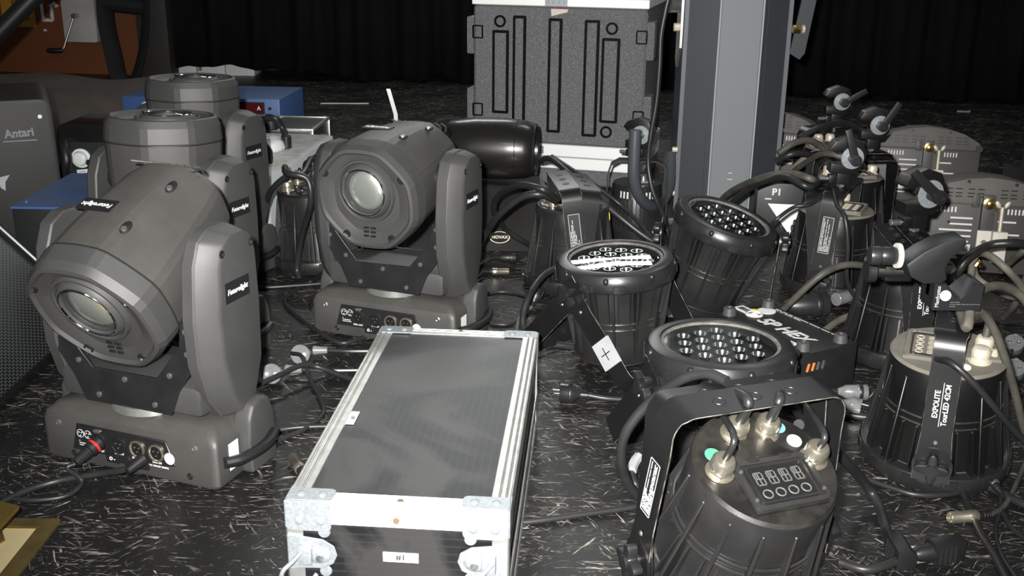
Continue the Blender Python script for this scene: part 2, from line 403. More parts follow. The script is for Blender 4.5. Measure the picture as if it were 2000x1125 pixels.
# curtain: one heavy pleated drape hanging to just above the floor
K_curt = mat('black stage velvet', (.005, .005, .0054), .95, noise=.4, nscale=5, col2=(.0085, .0085, .009), spec=.15)
b = B(); rows = []
N = 420
x0, x1 = at(338, 150).x * 1.02, 4.6
for zi in range(9):
    zz = zi / 8; ring = []
    for i in range(N + 1):
        x = x0 + (x1 - x0) * i / N
        y = 7.0 - (x + .4) * .2 if x > -.4 else 7.0
        amp = .035 * (1.15 - .4 * zz)
        y += amp * math.sin(x * 21 + 1.2 * math.sin(x * 3.1)) + amp * .6 * math.sin(x * 47 + zz) + .02 * math.sin(x * 7)
        hem = .02 + max(0, min(.062, (-1.0 - x) * .11)) + .012 * math.sin(x * 9) + .01 * math.sin(x * 23)
        ring.append((x, y, max(.008, hem) + zz * 3.0))
    rows.append(ring)
b.loft(rows, caps=(False, False), closed=False)
cu = solo('stage_curtain', b, K_curt, 'long black pleated stage curtain hanging across the back of the stage', 'curtain', ang=80)
so = cu.modifiers.new('thickness', 'SOLIDIFY'); so.thickness = .006

b = B(); p = aty(307, 80, 6.9); b.box((p.x, 6.9, 1.5), (.19, .16, 3.0), bev=.004)
K_post = mat('dark painted steel post', (.022, .02, .019), .6, noise=.5, nscale=6, col2=(.035, .03, .027))
solo('steel_column', b, K_post, 'dark upright column between the orange wall and the black curtain', 'column')

# white boxes under the curtain hem
for i, (xa, xb, ya, yb, lab, m) in enumerate(((346, 384, 126, 165, 'white box under the curtain hem, next to the dark column', K_wpl), (388, 440, 128, 168, 'white box in the middle of the row under the curtain hem', K_wpl), (442, 498, 130, 172, 'white box at the right end of the row under the curtain hem', K_wpl))):
    yy = 7.2 + .01 * i; p, q = aty(xa, yb, yy), aty(xb, ya, yy); b = B(); h = .16
    t = thing('storage_box', lab, 'box', ((p.x + q.x) / 2, yy + .1, 0), 0, 'white boxes under the curtain')
    w = q.x - p.x - .012
    part('carton', None, lambda: B().box((0, 0, h / 2), (w, .2, h), bev=.004), K_wpl, t)
    if i == 1: part('tape_strip', None, lambda: B().box((-w * .42, -.1005, h * .5), (.02, .001, h * .6)), mat('brown tape', (.3, .13, .05), .5), t)

# things on the orange wall
def wy(x): return 7.6 + (x + 6.2) / 4.1 * (-.45)
def wpt(px, py):
    d = ray(px, py); # intersect with wall line y = 7.6 -.10976*(x+6.2)
    k = -.45 / 4.1; t = (7.6 + k * 6.2) / (d[1] - k * d[0]); return Vector((d[0] * t, d[1] * t, H + d[2] * t))
WROT = R(-math.degrees(math.atan(.45 / 4.1)))
def wallM(px, py, off=.004): 
    p = wpt(px, py); M = T(p) @ Matrix.Rotation(WROT, 4, 'Z') @ T((0, -off, 0)) @ FRONT; return M
t = thing('warning_sign', 'yellow rectangular warning notice on the orange wall at top left', 'sign', M=wallM(36, 22))
part('sign_plate', None, lambda: B().box((0, 0, 0), (.23, .2, .004)), mat('amber sign', (.62, .3, .03), .6), t)
for k, s in enumerate(('KEIN', 'VOR', 'FAHREN')):
    text('lettering', s[:11], .036, K_blk, t, T((.0, .055 - .05 * k, .003)), .0006)
# white tape arrow marking
t = thing('tape_marking', 'white tape L and arrow stuck on the orange wall', 'tape', M=wallM(96, 24))
b = B(); b.box((-.045, 0, 0), (.022, .11, .002)); b.box((-.015, -.05, 0), (.075, .02, .002)); b.box((.02, 0, 0), (.022, .1, .002))
b.prism([(-.01, .035), (.045, .07), (.075, .04), (.05, .03), (.03, .048)], -.001, .001)
part('tape_arrow', None, lambda: b, K_stick, t)
part('tape_scrap', None, lambda: B().box((-.04, -.115, 0), (.022, .014, .002)), K_stick, t)
# white winch board and crank
t = thing('hand_winch', 'white wall mounted winch board with a crank handle on the orange wall', 'winch', M=wallM(160, 20))
part('board', None, lambda: B().prism(rrect(.225, .44, .012, 3, 0, .02), 0, .05, bev=.004), mat('dusty white board', (.5, .49, .46), .6, noise=.3, nscale=6), t)
part('hub', None, lambda: B().cyl((-.01, -.03, .05), (-.01, -.03, .1), .017), K_screw, t)
part('crank_arm', None, lambda: B().cyl((-.01, -.03, .09), (-.08, -.235, .14), .007).cyl((-.08, -.235, .14), (-.083, -.245, .15), .008), K_screw, t)
part('crank_handle', None, lambda: B().lathe([(.011, 0), (.017, .02), (.017, .08), (.012, .1)], 14, T((-.083, -.245, .148)) @ RY(-80) ), K_black, t)
# black strap loop hanging in front of wall / column
y = 6.7
pl = [aty(x, yy, y - .0) for x, yy in ((206, -420), (204, -150), (205, -30), (207, 40), (222, 110), (232, 150), (250, 166), (264, 150), (276, 110), (283, 60), (283, -30), (280, -150), (274, -420))]
b = B(); b.tube(pl, .055, 10, 6, flat=.3)
b2 = [aty(x, yy, y + .02) for x, yy in ((200, 4), (235, 8), (285, 14))]; b.tube(b2, .05, 10, 6)
solo('fabric_strap', b, K_strap, 'black fabric loop hanging in a V in front of the orange wall', 'strap')
# dark tube at top left corner
pa, pb = aty(70, -10, 3.75), aty(-30, 92, 3.7)
d = (pa - pb).normalized(); b = B()
t = thing('stand_tube', 'black diagonal steel tube crossing the upper left corner', 'tube', loc=(pb - d * .75))
L0 = Vector(t.location)
bot = pb - d * 1.0
b.cyl(pb - d * ((pb.z) / d.z) * .98 - L0, pa + d * .5 - L0, .03, seg=20)
part('tube', None, lambda: b, K_black, t)

# ------------------------------------------------------------------ MOVING HEAD
def oct_ring(a, bb, y, n=48, k=.52, sh=0.):
    out = []
    for i in range(n):
        th = 2 * PI * i / n + PI / n
        q = (th + PI / 8) % (PI / 4) - PI / 8
        rr = k * (math.cos(PI / 8) / math.cos(q) * 1.04) + (1 - k)
        out.append((a * rr * math.cos(th), y, bb * rr * math.sin(th) + sh))
    return out
def screw_b(p, n, r=.005):
    n = Vector(n).normalized(); p = Vector(p); return B().cyl(p - n * .002, p + n * .002, r, r * .75, 12)
def head_shell():
    b = B()
    S = [(.055, .045, .172), (.082, .07, .168), (.1, .088, .148), (.112, .1, .11), (.123, .114, .03), (.13, .123, -.04), (.1325, .1265, -.098)]
    b.loft([oct_ring(a, c, y) for a, c, y in S], caps=(True, True)); return b
def head_front():
    b = B()
    S = [(.132, .126, -.1), (.134, .128, -.103), (.131, .125, -.135), (.124, .118, -.15), (.117, .111, -.152), (.112, .106, -.146), (.1, .096, -.144), (.085, .082, -.138)]
    b.loft([oct_ring(a, c, y) for a, c, y in S], caps=(True, True)); return b
def arm_b(s):
    # side profile (y,z) extruded along x
    P = [(-.055, .05), (-.075, .12), (-.078, .2), (-.068, .29), (-.05, .33), (-.02, .345), (.03, .345), (.062, .33), (.075, .3), (.08, .2), (.075, .09), (.04, .02), (-.02, .004)]
    cz = .17; P2 = [(y * .74 + .012, (z - cz) * .93 + cz) for y, z in P]
    b = B(); M = Matrix(((0, 0, s, 0), (1, 0, 0, 0), (0, 1, 0, .108), (0, 0, 0, 1)))
    b.prism(P, .142, .168, M, bev=.003, seg=1); b.prism(P, .168, .2, M, bev=.006, seg=2, poly2=P2)
    return b
def yoke_plate_b(sy):
    P = [(-.152, .30), (-.132, .3), (-.125, .255), (-.07, .19), (.07, .19), (.125, .255), (.132, .3), (.152, .3), (.152, .22), (.115, .17), (.095, .125), (-.095, .125), (-.115, .17), (-.152, .22)]
    return B().prism(P, -.003, .003, T((0, sy * .068, 0)) @ FRONT, bev=.001, seg=1)
def base_b():
    b = B(); 
    def ring(w, d, z, r, yo=0): return [(x, y + yo, z) for x, y in rrect(w, d, r, 4)]
    b.loft([ring(.352, .262, .004, .014), ring(.36, .27, .01, .014), ring(.36, .27, .08, .014), ring(.352, .256, .093, .016), ring(.325, .2, .106, .02), ring(.26, .16, .112, .03)])
    return b
def lobe_b(s):
    P = [(-.01, .0), (-.02, .06), (-.012, .105), (.01, .128), (.05, .134), (.09, .128), (.113, .1), (.12, .05), (.115, .0)]
    M = Matrix(((0, 0, s, 0), (1, 0, 0, 0), (0, 1, 0, .004), (0, 0, 0, 1)))
    return B().prism(P, .165, .2, M, bev=.009, seg=3)
def handle_b(s):
    return B().tube([(s * .182, -.105, .05), (s * .2, -.075, .052), (s * .212, -.02, .055), (s * .214, .04, .058), (s * .205, .09, .06)], .013, 10, 6, flat=.75)
def xlr_ring(): return B().lathe([(.0148, 0), (.0165, .0005), (.0165, .003), (.0135, .0035), (.0125, .001)], 28, caps=(False, False))
def moving_head(label, xy, yaw, tilt, group, sticker_dot=True, texts=True, base_clean=True, shade=K_head):
    t = thing('moving_head_light', label, 'stage light', M=T((xy[0], xy[1], 0)) @ RZ(yaw) @ SCL(.985, 1, 1.025), group=group)
    BS = SCL(1.08, .62, 1)
    part('base', 'mh_base', base_b, shade, t, BS)
    for x in (-.15, .15):
        for y in (-.055, .055): part('rubber_foot', 'mh_feet', lambda: B().cyl((0, 0, 0), (0, 0, .006), .014), K_black, t, T((x, y, 0)))
    for s in (-1, 1):
        part('side_cheek', ('mh_lobe', s), lambda: lobe_b(s), K_headf, t, BS)
        part('carry_handle', ('mh_handle', s), lambda: handle_b(s), K_black, t, BS)
        part('vent_sticker', ('mh_vs', s), lambda: B().box((0, 0, 0), (.001, .045, .05), T((s * .1812, -.055, .052))), K_stick if s > 0 else K_black, t, BS)
    # connector panel at the front
    fp = part('connector_panel', 'mh_panel', lambda: B().prism([(-.115, .03), (-.1, .082), (.1, .082), (.118, .036), (.06, .028), (.05, .02), (-.03, .02), (-.04, .03)], 0, .004, T((-.01, -.0832, 0)) @ FRONT, bev=.0015, seg=1), K_black, t)
    M0 = T((-.01, -.0873, 0)) @ FRONT
    for k, (x, m) in enumerate(((-.052, K_black), (-.006, K_black), (.036, K_gland), (.078, K_gland))):
        part('xlr_socket', ('mh_xlr', m.name), xlr_ring, m, fp, M0 @ T((x, .056, 0)))
        part('socket_insert', 'mh_ins', lambda: B().lathe([(.0125, 0), (.0125, .0012), (.0, .0012)], 24), K_disp, fp, M0 @ T((x, .056, 0)))
        part('contact_pin', ('mh_pin',), lambda: B().cyl((-.005, .003, .001), (-.005, .003, .003), .0016, seg=8).cyl((.005, .003, .001), (.005, .003, .003), .0016, seg=8).cyl((0, -.005, .001), (0, -.005, .003), .0016, seg=8), K_screw, fp, M0 @ T((x, .056, 0)))
    part('release_tab', 'mh_tab', lambda: B().prism([(.008 * math.cos(a), .004 * math.sin(a)) for a in [2 * PI * i / 16 for i in range(16)]], 0, .002), K_gland, fp, M0 @ T((-.052, .075, 0)))
    part('power_switch', 'mh_sw', lambda: B().box((0, 0, .002), (.028, .016, .005), bev=.001), K_black, fp, M0 @ T((-.02, .029, 0)))
    text('switch_marks', 'O -', .009, K_white, fp, M0 @ T((-.02, .029, .0048)), .0004)
    part('fuse_cap', 'mh_fuse', lambda: B().cyl((0, 0, 0), (0, 0, .006), .0095, .008, 16), K_black, fp, M0 @ T((.012, .03, 0)))
    part('power_inlet', 'mh_inlet', lambda: B().box((0, 0, .002), (.03, .018, .006), bev=.001), K_black, fp, M0 @ T((.044, .029, 0)))
    for k, (s, x, y) in enumerate((('DMX OUT', -.053, .037), ('DMX IN', -.006, .0395), ('DMX OUT', .036, .0375), ('DMX IN', .078, .0375))):
        text('lettering', s, .0056, K_white, fp, M0 @ T((x, y, .0004)), .0001)
    text('lettering', 'POWER IN AC 100-240V 50/60Hz', .0045, K_white, fp, M0 @ T((.07, .0305, .0004)), .0001)
    part('pin_diagram', 'mh_diag', lambda: B().torus(.0075, .0006, T((-.092, .064, 0)), 20, 5).torus(.0075, .0006, T((-.075, .064, 0)), 20, 5), K_white, fp, M0)
    for s in ((-.095, .066), (-.089, .066), (-.092, .06), (-.078, .066), (-.072, .066), (-.075, .06)):
        part('diagram_dot', 'mh_dot', lambda: B().cyl((0, 0, -.0003), (0, 0, .0006), .0014, seg=8), K_white, fp, M0 @ T((*s, 0)))
    part('fine_print', 'mh_fine', lambda: print_rows(.024, .012, 3, 4), K_white, fp, M0 @ T((-.084, .046, 0)))
    if sticker_dot: part('round_sticker', 'mh_rs', lambda: B().cyl((0, 0, 0), (0, 0, .0008), .011, seg=24), K_stick, t, M0 @ T((.106, .05, 0)) )
    for x, z in ((-.155, .075), (.15, .078), (-.125, .02), (.135, .022)):
        part('screw', 'mh_scr_f', lambda: B().lathe([(.0065, 0), (.0065, .001), (.004, .0022), (.002, .001)], 14, FRONT), K_screw if z > .05 else K_black, t, T((x, -.0839, z)))
    # yoke
    part('turntable', 'mh_turn', lambda: B().lathe([(.075, .11), (.075, .125)], 32), K_alu, t)
    part('yoke_cross_member', 'mh_cross', lambda: B().box((0, 0, .152), (.31, .125, .055), bev=.012), K_headf, t)
    for s in (-1, 1):
        a = part('yoke_arm', ('mh_arm', s), lambda: arm_b(s), K_headf, t, ang=28)
        part('arm_badge', ('mh_badge', s), lambda: B().box((s * .2002, .006, .345), (.0012, .07, .036)), K_blk, a)
        text('badge_lettering', 'Futurelight', .0135, K_white, a, T((s * .2012, .006, .345)) @ RZ(90 if s > 0 else -90) @ FRONT, .0001, shear=.25)
        for yy, zz in ((-.03, .415), (.055, .415)):
            part('arm_screw', ('mh_as', s), lambda: B().lathe([(.007, 0), (.007, .001), (.0045, .001), (.004, -.001)], 14, RY(90 * s)), K_black, a, T((s * .1995, yy, zz)))
        part('pivot_bearing', ('mh_piv', s), lambda: B().cyl((s * .118, 0, 0), (s * .146, 0, 0), .035, seg=28), K_black, t, T((0, 0, .388)))
        part('yoke_plate', ('mh_yp', s), lambda: yoke_plate_b(s), K_plate, t)
    for x, z in ((-.142, .285), (.142, .285), (.142, .245), (-.142, .245), (-.062, .14), (.062, .14), (0, .178), (.1, .2), (-.1, .2)):
        part('screw', 'mh_scr', lambda: B().lathe([(.0055, 0), (.005, .0018), (.002, .0022)], 12, FRONT), K_screw, t, T((x, -.0712, z)))
    # head
    Hm = T((0, 0, .381)) @ RX(tilt)
    h = part('head_shell', 'mh_shell', head_shell, shade, t, Hm, ang=14)
    part('front_bezel', 'mh_bezel', head_front, K_headf, t, Hm, ang=14)
    part('seam', 'mh_seam', lambda: B().loft([oct_ring(.1334, .1274, -.0985), oct_ring(.1334, .1274, -.1003)], caps=(False, False)), K_black, h)
    zo = .018
    fm = T((0, 0, zo))
    lb = part('lens_barrel', 'mh_lb', lambda: B().lathe([(.075, .136), (.072, .1475), (.068, .1478), (.064, .142), (.0615, .148), (.0575, .152), (.054, .152), (.052, .138), (.05, .128)], 40, RX(90), (False, False)), K_headf, t, Hm @ fm)
    part('lens_ring', 'mh_lr', lambda: B().torus(.0535, .0022, T((0, -.152, 0)) @ RX(90), 40, 8), K_chr, lb)
    fl_ = part('front_lens', 'mh_lens', lambda: B().lathe([(.0525, .144), (.048, .1485), (.038, .1535), (.024, .157), (.01, .159), (.0, .1592)], 40, RX(90), (False, False)), K_glass, t, Hm @ fm, ang=60)
    part('lens_glow_disc', 'mh_lens_disc', lambda: B().lathe([(.0515, .134), (.049, .132), (.046, .137), (.036, .143), (.022, .1465), (.01, .148), (.0, .1482)], 40, RX(90)), K_lens_disc, fl_, ang=60)  # silvery disc added behind the glass so the flash shows as a glow
    for i, zz in enumerate((-.0705, -.0795, -.0885)):
        for x in (-.009, .009):
            part('vent_slot', 'mh_slot', lambda: B().box((0, 0, 0), (.013, .004, .004), bev=.001), K_black, t, Hm @ T((x, -.1395 - .0022 * i, zz)))
    for x in (-.098, .098):
        part('bezel_screw_hole', 'mh_bsh', lambda: B().lathe([(.0095, .0), (.0095, .003), (.007, .0035), (.0055, .001)], 16, RX(90)), K_black, t, Hm @ T((x, -.146, .055)))
        part('bezel_screw_hole', 'mh_bsh', None, K_black, t, Hm @ T((x * .6, -.146, -.088)))
    # top label and screw dimples, louvres at the rear
    part('head_badge', 'mh_hb', lambda: B().box((0, 0, 0), (.072, .032, .0012)), K_blk, h, T((-.03, .0, .1166)) @ RX(-7.3))
    text('badge_lettering', 'Futurelight', .0145, K_white, h, T((-.03, .0, .1174)) @ RX(-7.3) @ RZ(180), .0001, shear=.25)
    for x, y, z in ((.056, -.04, .1135), (.06, .085, .093)):
        part('screw_dimple', 'mh_dim', lambda: B().sphere((0, 0, 0), .012, (.75, 1.25, .25), 14), K_black, h, T((x, y, z)) @ RY(14))
        part('shell_screw', 'mh_ds', lambda: B().cyl((0, 0, 0), (0, 0, .003), .006, .005, 12), K_screw, h, T((x, y - .005, z + .001)) @ RY(14))
    for i in range(9):
        part('louvre', ('mh_louv', i), lambda: B().tube([(-.075 + i * .017, .150, .084), (-.06 + i * .016, .16, .073), (-.045 + i * .0135, .166, .058)], .0022, 6, 4), K_headf, h)
    return t

psi = -20.5
def mh_center(fx, fy, yaw):   # photo point of the front right floor corner -> centre of the base
    p = at(fx, fy); c = RZ(yaw) @ Vector((-.185, .0837, 0)); return (p.x + c.x, p.y + c.y)
cA = mh_center(422, 963, psi)
G_MH = 'moving head lights on the left of the stage'
moving_head('charcoal moving head light nearest the camera, lens tilted down, red ringed plug in its base', cA, psi, 29, G_MH)
pB = at(520, 705) - at(505, 893)
cB = (cA[0] + pB.x - .04, cA[1] + pB.y + .10)
moving_head('charcoal moving head light directly behind the front one, dusty head pointing straight up', cB, psi - 3, -93, G_MH)
cC = (cB[0] - .112, cB[1] + .63)
moving_head('rearmost of the left moving head lights, pointing up beside the blue power box', cC, psi - 4, -91, G_MH)
cD = mh_center(886, 690, -20)
moving_head('charcoal moving head light behind the silver edged flight case, bright lens aimed forward', cD, -21, 9, G_MH)

# ------------------------------------------------------------------ LED PARS (pivot at the origin of the body frame; lens plane z=-.06, back plate z=.19)
RT, RB = .101, .131
def par_core():
    b = B(); b.lathe([(.118, -.022), (.108, -.018), (.102, .05), (RT - .001, .11), (RT, .162), (RT - .004, .168)], 64); return b
def par_fins():
    b = B()
    for k in range(14):
        a = 360 * (k + .5) / 14; M = RZ(a) @ RX(90)
        b.prism([(.09, -.024), (RB - .001, -.024), (RB - .003, -.005), (RT + .002, .148), (.088, .148)], -.0028, .0028, M, bev=.0012, seg=1)
        for q in (-7.2, 7.2):
            M = RZ(a + 12.85 + q) @ RX(90)
            b.prism([(.09, -.024), (RB - .004, -.024), (RB - .006, -.008), (.1085, .062), (.09, .062)], -.0016, .0016, M)
    for z in (.066, .08): b.torus(.1035, .0022, T((0, 0, z)), 64, 6)
    return b
def par_ring():
    b = B()
    b.lathe([(.104, -.054), (.108, -.060), (.118, -.060), (.128, -.056), (.134, -.046), (.1355, -.036), (.1355, -.022), (.133, -.018), (.112, -.018)], 72, caps=(False, False))
    for k in range(12):
        a = 30 * k + 15
        b.prism(rrect(.07, .012, .005, 3), .13, .1372, RZ(a) @ RY(90) @ RX(0) @ T((.029, 0, 0)) @ SCL(.0 + .25, 2.2, 1), bev=.001, seg=1)
    return b
def par_notch(): return B().sphere((0, 0, 0), .0075, (.9, .9, 1.1), 12)
def cap_b():
    b = B(); b.lathe([(RT - .003, .163), (RT - .001, .166), (RT - .005, .171), (.0, .1712)], 64)
    return b
def cap_hump_b():
    P = [(-.062, -.088), (.062, -.088), (.066, -.02), (.058, .0), (.095 * .8, .02), (.07, .03), (-.07, .03), (-.076, .02), (-.058, 0), (-.066, -.02)]
    P = [(-.055, -.075), (.055, -.075), (.055, .005), (.028, .03), (.02, .09), (-.02, .09), (-.028, .03), (-.055, .005)]
    return B().prism(P, .17, .177, bev=.004, seg=2)
def frame_ring(w, h, r, wd, z0, z1):
    o = rrect(w, h, r, 4); i = rrect(w - 2 * wd, h - 2 * wd, max(.001, r - wd), 4)
    rings = [[(x, y, z0) for x, y in o], [(x, y, z1) for x, y in o], [(x, y, z1) for x, y in i], [(x, y, z0) for x, y in i]]
    rings.append(rings[0]); return B().loft(rings, caps=(False, False))
def gland_b():
    b = B(); b.prism(ngon(.0145, 6), 0, .008, bev=.0008, seg=1); b.lathe([(.0165, 0), (.0165, .0015), (.012, .003)], 20)
    b.lathe([(.012, .007), (.0135, .009), (.0135, .02), (.011, .024), (.008, .025)], 20); b.prism(ngon(.0142, 6, .3), .0095, .0165, bev=.0008, seg=1)
    return b
def yoke_path(n=6):
    pth = [(-.147, -.03), (-.147, .0), (-.143, .06), (-.133, .18)]
    c = (-.103, .205); 
    for k in range(n + 1):
        a = R(170 - 80 * k / n); pth.append((c[0] + .03 * math.cos(a), c[1] + .035 * math.sin(a)))
    half = pth + [(0, .24)]
    return half + [(-x, z) for x, z in reversed(pth)]
YP = yoke_path()
def yoke_w(p): return .062 if p[1] < .0 else .06 if p[1] < .03 else .05 if abs(p[0]) > .12 else .056
def yoke_b():
    b = B(); b.strap(YP, [yoke_w(p) for p in YP], .0035)
    for s in (-1, 1): b.cyl((s * .145, 0, 0), (s * .149, 0, 0), .034, seg=28)
    return b
def yoke_edge_b():
    b = B()
    for sy in (-1, 1):
        b.tube([(x, sy * yoke_w((x, z)) / 2, z) for x, z in YP], .0009, 5, 1)
    return b
def star_knob_b(s):
    P = []
    for k in range(32):
        a = 2 * PI * k / 32; P.append(((.021 + .0085 * math.cos(4 * a)) * math.cos(a), (.021 + .0085 * math.cos(4 * a)) * math.sin(a)))
    b = B(); M = RY(90 * s)
    b.prism(P, .152, .168, M, bev=.003, seg=2); b.cyl((s * .146, 0, 0), (s * .172, 0, 0), .011, seg=16); return b
LEDS = []
sp = .036
for j in range(-3, 4):
    for i in range(-3, 4):
        x = (i + (.5 if j % 2 else 0)) * sp; y = j * sp * .88
        if math.hypot(x, y) < .092: LEDS.append((x, y))
def led_b(): return B().lathe([(.003, -.012), (.0075, -.008), (.011, -.003), (.0125, .002), (.0135, .002)], 20, RX(180), (True, False))
def led_par(label, xy, yaw, pz, tilt=0., lean=0., up=False, yokes=((0., True),), dusty=0, deco=None, yaw2=0., group='round LED par lights scattered on the stage', leds=True, z0=0.):
    t = thing('led_par_light', label, 'stage light', (xy[0], xy[1], 0), yaw, group)
    P = T((0, 0, pz))
    Bm = P @ RY(lean) @ RX(tilt) @ (RX(180) if up else I4) @ RZ(yaw2)
    mb = K_pard if dusty == 1 else K_par
    hs = part('housing', 'par_core', par_core, mb, t, Bm)
    part('cooling_fins', 'par_fins', par_fins, mb, t, Bm)
    ring = part('front_ring', 'par_ring', par_ring, K_par, t, Bm)
    for k in range(8):
        if up: part('ring_screw_recess', 'par_notch', par_notch, K_black, ring, RZ(45 * k + 12) @ T((.1315, 0, -.046)))
    lp = part('lens_board', 'par_lp', lambda: B().lathe([(.106, -.036), (.106, -.032)], 48), K_black if not up else mat('black lens board', (.02, .02, .02), .35), t, Bm)
    if up:
        part('bezel', 'par_bez', lambda: B().lathe([(.1, -.0535), (.1005, -.056), (.107, -.057), (.109, -.0585)], 64, caps=(False, False)), mat('dusty bezel', (.1, .097, .09), .6, noise=.7, nscale=60, col2=(.2, .19, .17)), t, Bm)
        for x, y in LEDS:
            part('led_reflector', 'par_led', led_b, K_refl, lp, T((x, y, -.05)))
        part('lens_glass', 'par_glass', lambda: B().lathe([(.105, -.0535), (.05, -.0543), (.0, -.0545)], 64, caps=(False, False)), K_glass, t, Bm)
    cm = (K_capf, K_capd, K_cap)[dusty if dusty < 3 else 0]
    cm = {0: K_capf, 1: K_capd, 2: K_cap}[dusty]
    part('back_plate', 'par_cap', cap_b, cm, t, Bm)
    gm = K_glandd if dusty == 1 else K_gland
    if not up:
        part('raised_back_panel', 'par_hump', cap_hump_b, cm, t, Bm)
        Dm = Bm @ T((0.003, -.034, 0)) @ SCL(1.2, 1.16, 1)
        dw = part('display_frame', 'par_dfr', lambda: frame_ring(.094, .068, .01, .006, .175, .181), K_capf if dusty != 1 else K_capd, t, Dm)
        part('display_inner_frame', 'par_dfr2', lambda: frame_ring(.074, .052, .006, .003, .175, .1805), K_par, dw)
        part('display_window', 'par_dwin', lambda: B().box((0, 0, .1772), (.068, .046, .0015)), K_disp if dusty != 1 else mat('dusty window', (.16, .148, .12), .7), dw)
        for s in (-.045, .045): part('latch', 'par_latch', lambda: B().box((0, 0, .179), (.014, .006, .008), bev=.001), K_par, dw, T((s * .45, .033, 0)))
        for x, y in ((-.042, -.02), (.042, -.02), (.042, .02), (-.042, .02)): part('frame_screw', 'par_fs', lambda: B().cyl((0, 0, .18), (0, 0, .1822), .0022, seg=8), K_screw, dw, T((x, y, 0)))
        for k in range(4):
            x = -.024 + .016 * k
            def seg():
                b = B(); z = .1785
                for dx in (-.005, 0, .005):
                    for dy in (-.004, .004): b.box((dx, dy, z), (.0013, .0068, .0006))
                for dy in (-.0085, 0, .0085): b.box((0, dy, z), (.0095, .0013, .0006))
                b.box((0, .004, z), (.0012, .0085, .0006), T((.0, 0, 0)) @ T((-.0025, 0, 0)) @ RZ(0)); return b
            part('display_digit', 'par_seg', seg, K_seg if dusty != 1 else K_glandd, dw, T((x, .008, 0)))
            part('menu_button', 'par_btn', lambda: B().torus(.0055, .0009, T((0, 0, .1785)), 18, 6), K_seg if dusty != 1 else K_glandd, dw, T((x, -.013, 0)))
        GP = [(-.0706, .0015), (-.02, .0577), (.0258, .053), (.0707, -.0038)]
        for x, y in GP: part('cable_gland', 'par_gland', gland_b, gm, t, Bm @ T((x, y, .172)) @ SCL(1.2, 1.2, 1.15))
        part('vent_plug', 'par_vent', lambda: B().cyl((0, 0, 0), (0, 0, .004), .0105, seg=20, bev=.001), K_stick if dusty else K_cap, t, Bm @ T((.06, .03, .171)))
        part('earth_bolt', 'par_eb', lambda: B().prism(ngon(.006, 6), 0, .008).cyl((0, 0, .008), (0, 0, .014), .004, seg=10), gm, t, Bm @ T((0.005, .076, .175)))
    for k, (ya, knobs) in enumerate(yokes):
        Ym = P @ RX(ya) @ (SCL(.965, 1, .975) if k else I4)
        yk = part('yoke', 'par_yoke', yoke_b, K_yoke, t, Ym)
        part('yoke_edge', 'par_yedge', yoke_edge_b, K_edge, yk, label='worn edge of the bracket')
        for x in (-.055, 0, .055):
            part('mounting_hole', 'par_hole', lambda: B().torus(.0085, .0012, T((0, 0, .2420)), 20, 6).cyl((0, 0, .2370), (0, 0, .2421), .008, seg=20), K_black, yk, T((x, 0, 0)))
        for s in (-1, 1):
            part('yoke_screw', ('par_ys', s), lambda: B().lathe([(.0045, 0), (.003, .002)], 12, RY(90 * s)), K_screw, yk, T((s * .1475, 0, .045)))
            if knobs: part('locking_knob', ('par_knob', s), lambda: star_knob_b(s), K_black, t, Ym)
        if deco and k == 0: deco(t, yk, Bm)
    return t, Bm, P

def spec_label(yk, side, z=.12, seed=3, w=.028, h=.085):
    # black type plate with white frame and print on an arm of the bracket
    xx = side * (.1402 + .002); M = T((xx, 0, z)) @ RY(5.2 * -side) @ RZ(90 * side) @ FRONT
    o = part('type_label', ('slab', w, h), lambda: B().box((0, 0, 0), (w, h, .0006)), K_blk, yk, M)
    part('label_border', ('slabb', w, h), lambda: frame_ring(w * .94, h * .97, .002, .0008, 0, .0008), K_white, o)
    part('label_print', ('slabp', w, h, seed), lambda: print_rows(h * .88, w * .8, 8, seed), K_white, o, RZ(90))
def expo_text(yk, side, z=.115):
    xx = side * (.1402 + .0022); M = T((xx, 0, z)) @ RY(5.2 * -side) @ RZ(90 * side) @ FRONT @ RZ(90)
    text('maker_lettering', 'EXPOLITE', .0125, K_white, yk, M @ T((.0, .0075, 0)), .0003, .92)
    text('model_lettering', 'TourLED 42CM', .0125, K_white, yk, M @ T((.0, -.0085, 0)), .0003, .92)
    part('rule_line', 'expoline', lambda: B().box((0, -.0005, .0003), (.08, .0011, .0006)), K_white, yk, M)

# J : front right, tilted towards the camera
def dJ(t, yk, Bm):
    spec_label(yk, -1)
    part('green_sticker', None, lambda: B().cyl((0, 0, 0), (0, 0, .0006), .0115, seg=24), K_gre, t, Bm @ T((-.066, .03, .1713)))
    part('blue_sticker', None, lambda: B().cyl((0, 0, 0), (0, 0, .0006), .0105, seg=24), K_lblu, t, Bm @ T((.05, .058, .1713)))
J, JB, JP = led_par('nearest LED par light at bottom right, four digit display facing the camera', (.318, 1.352), 20, .118, tilt=24, yokes=((7, True), (-3, False)), dusty=2, deco=dJ)
# K : right, lens down, clamp on top
pK = at(1827, 968); cK = Vector((pK.x + .04, pK.y + .128))
def dK(t, yk, Bm): expo_text(yk, 1)
Kt, KB, KP = led_par('LED par light with white lettering on its bracket, big black clamp bolted on top', cK, -113, .063, yokes=((0, True),), dusty=1, deco=dK, lean=6)
# L : behind K
cL = Vector((.915, 2.37))
def dL(t, yk, Bm): expo_text(yk, 1, .13)
L_, LB, LP = led_par('dusty LED par light half hidden behind the one with the big clamp', cL, -95, .062, yokes=((0, True), (9, False)), dusty=1, deco=dL)
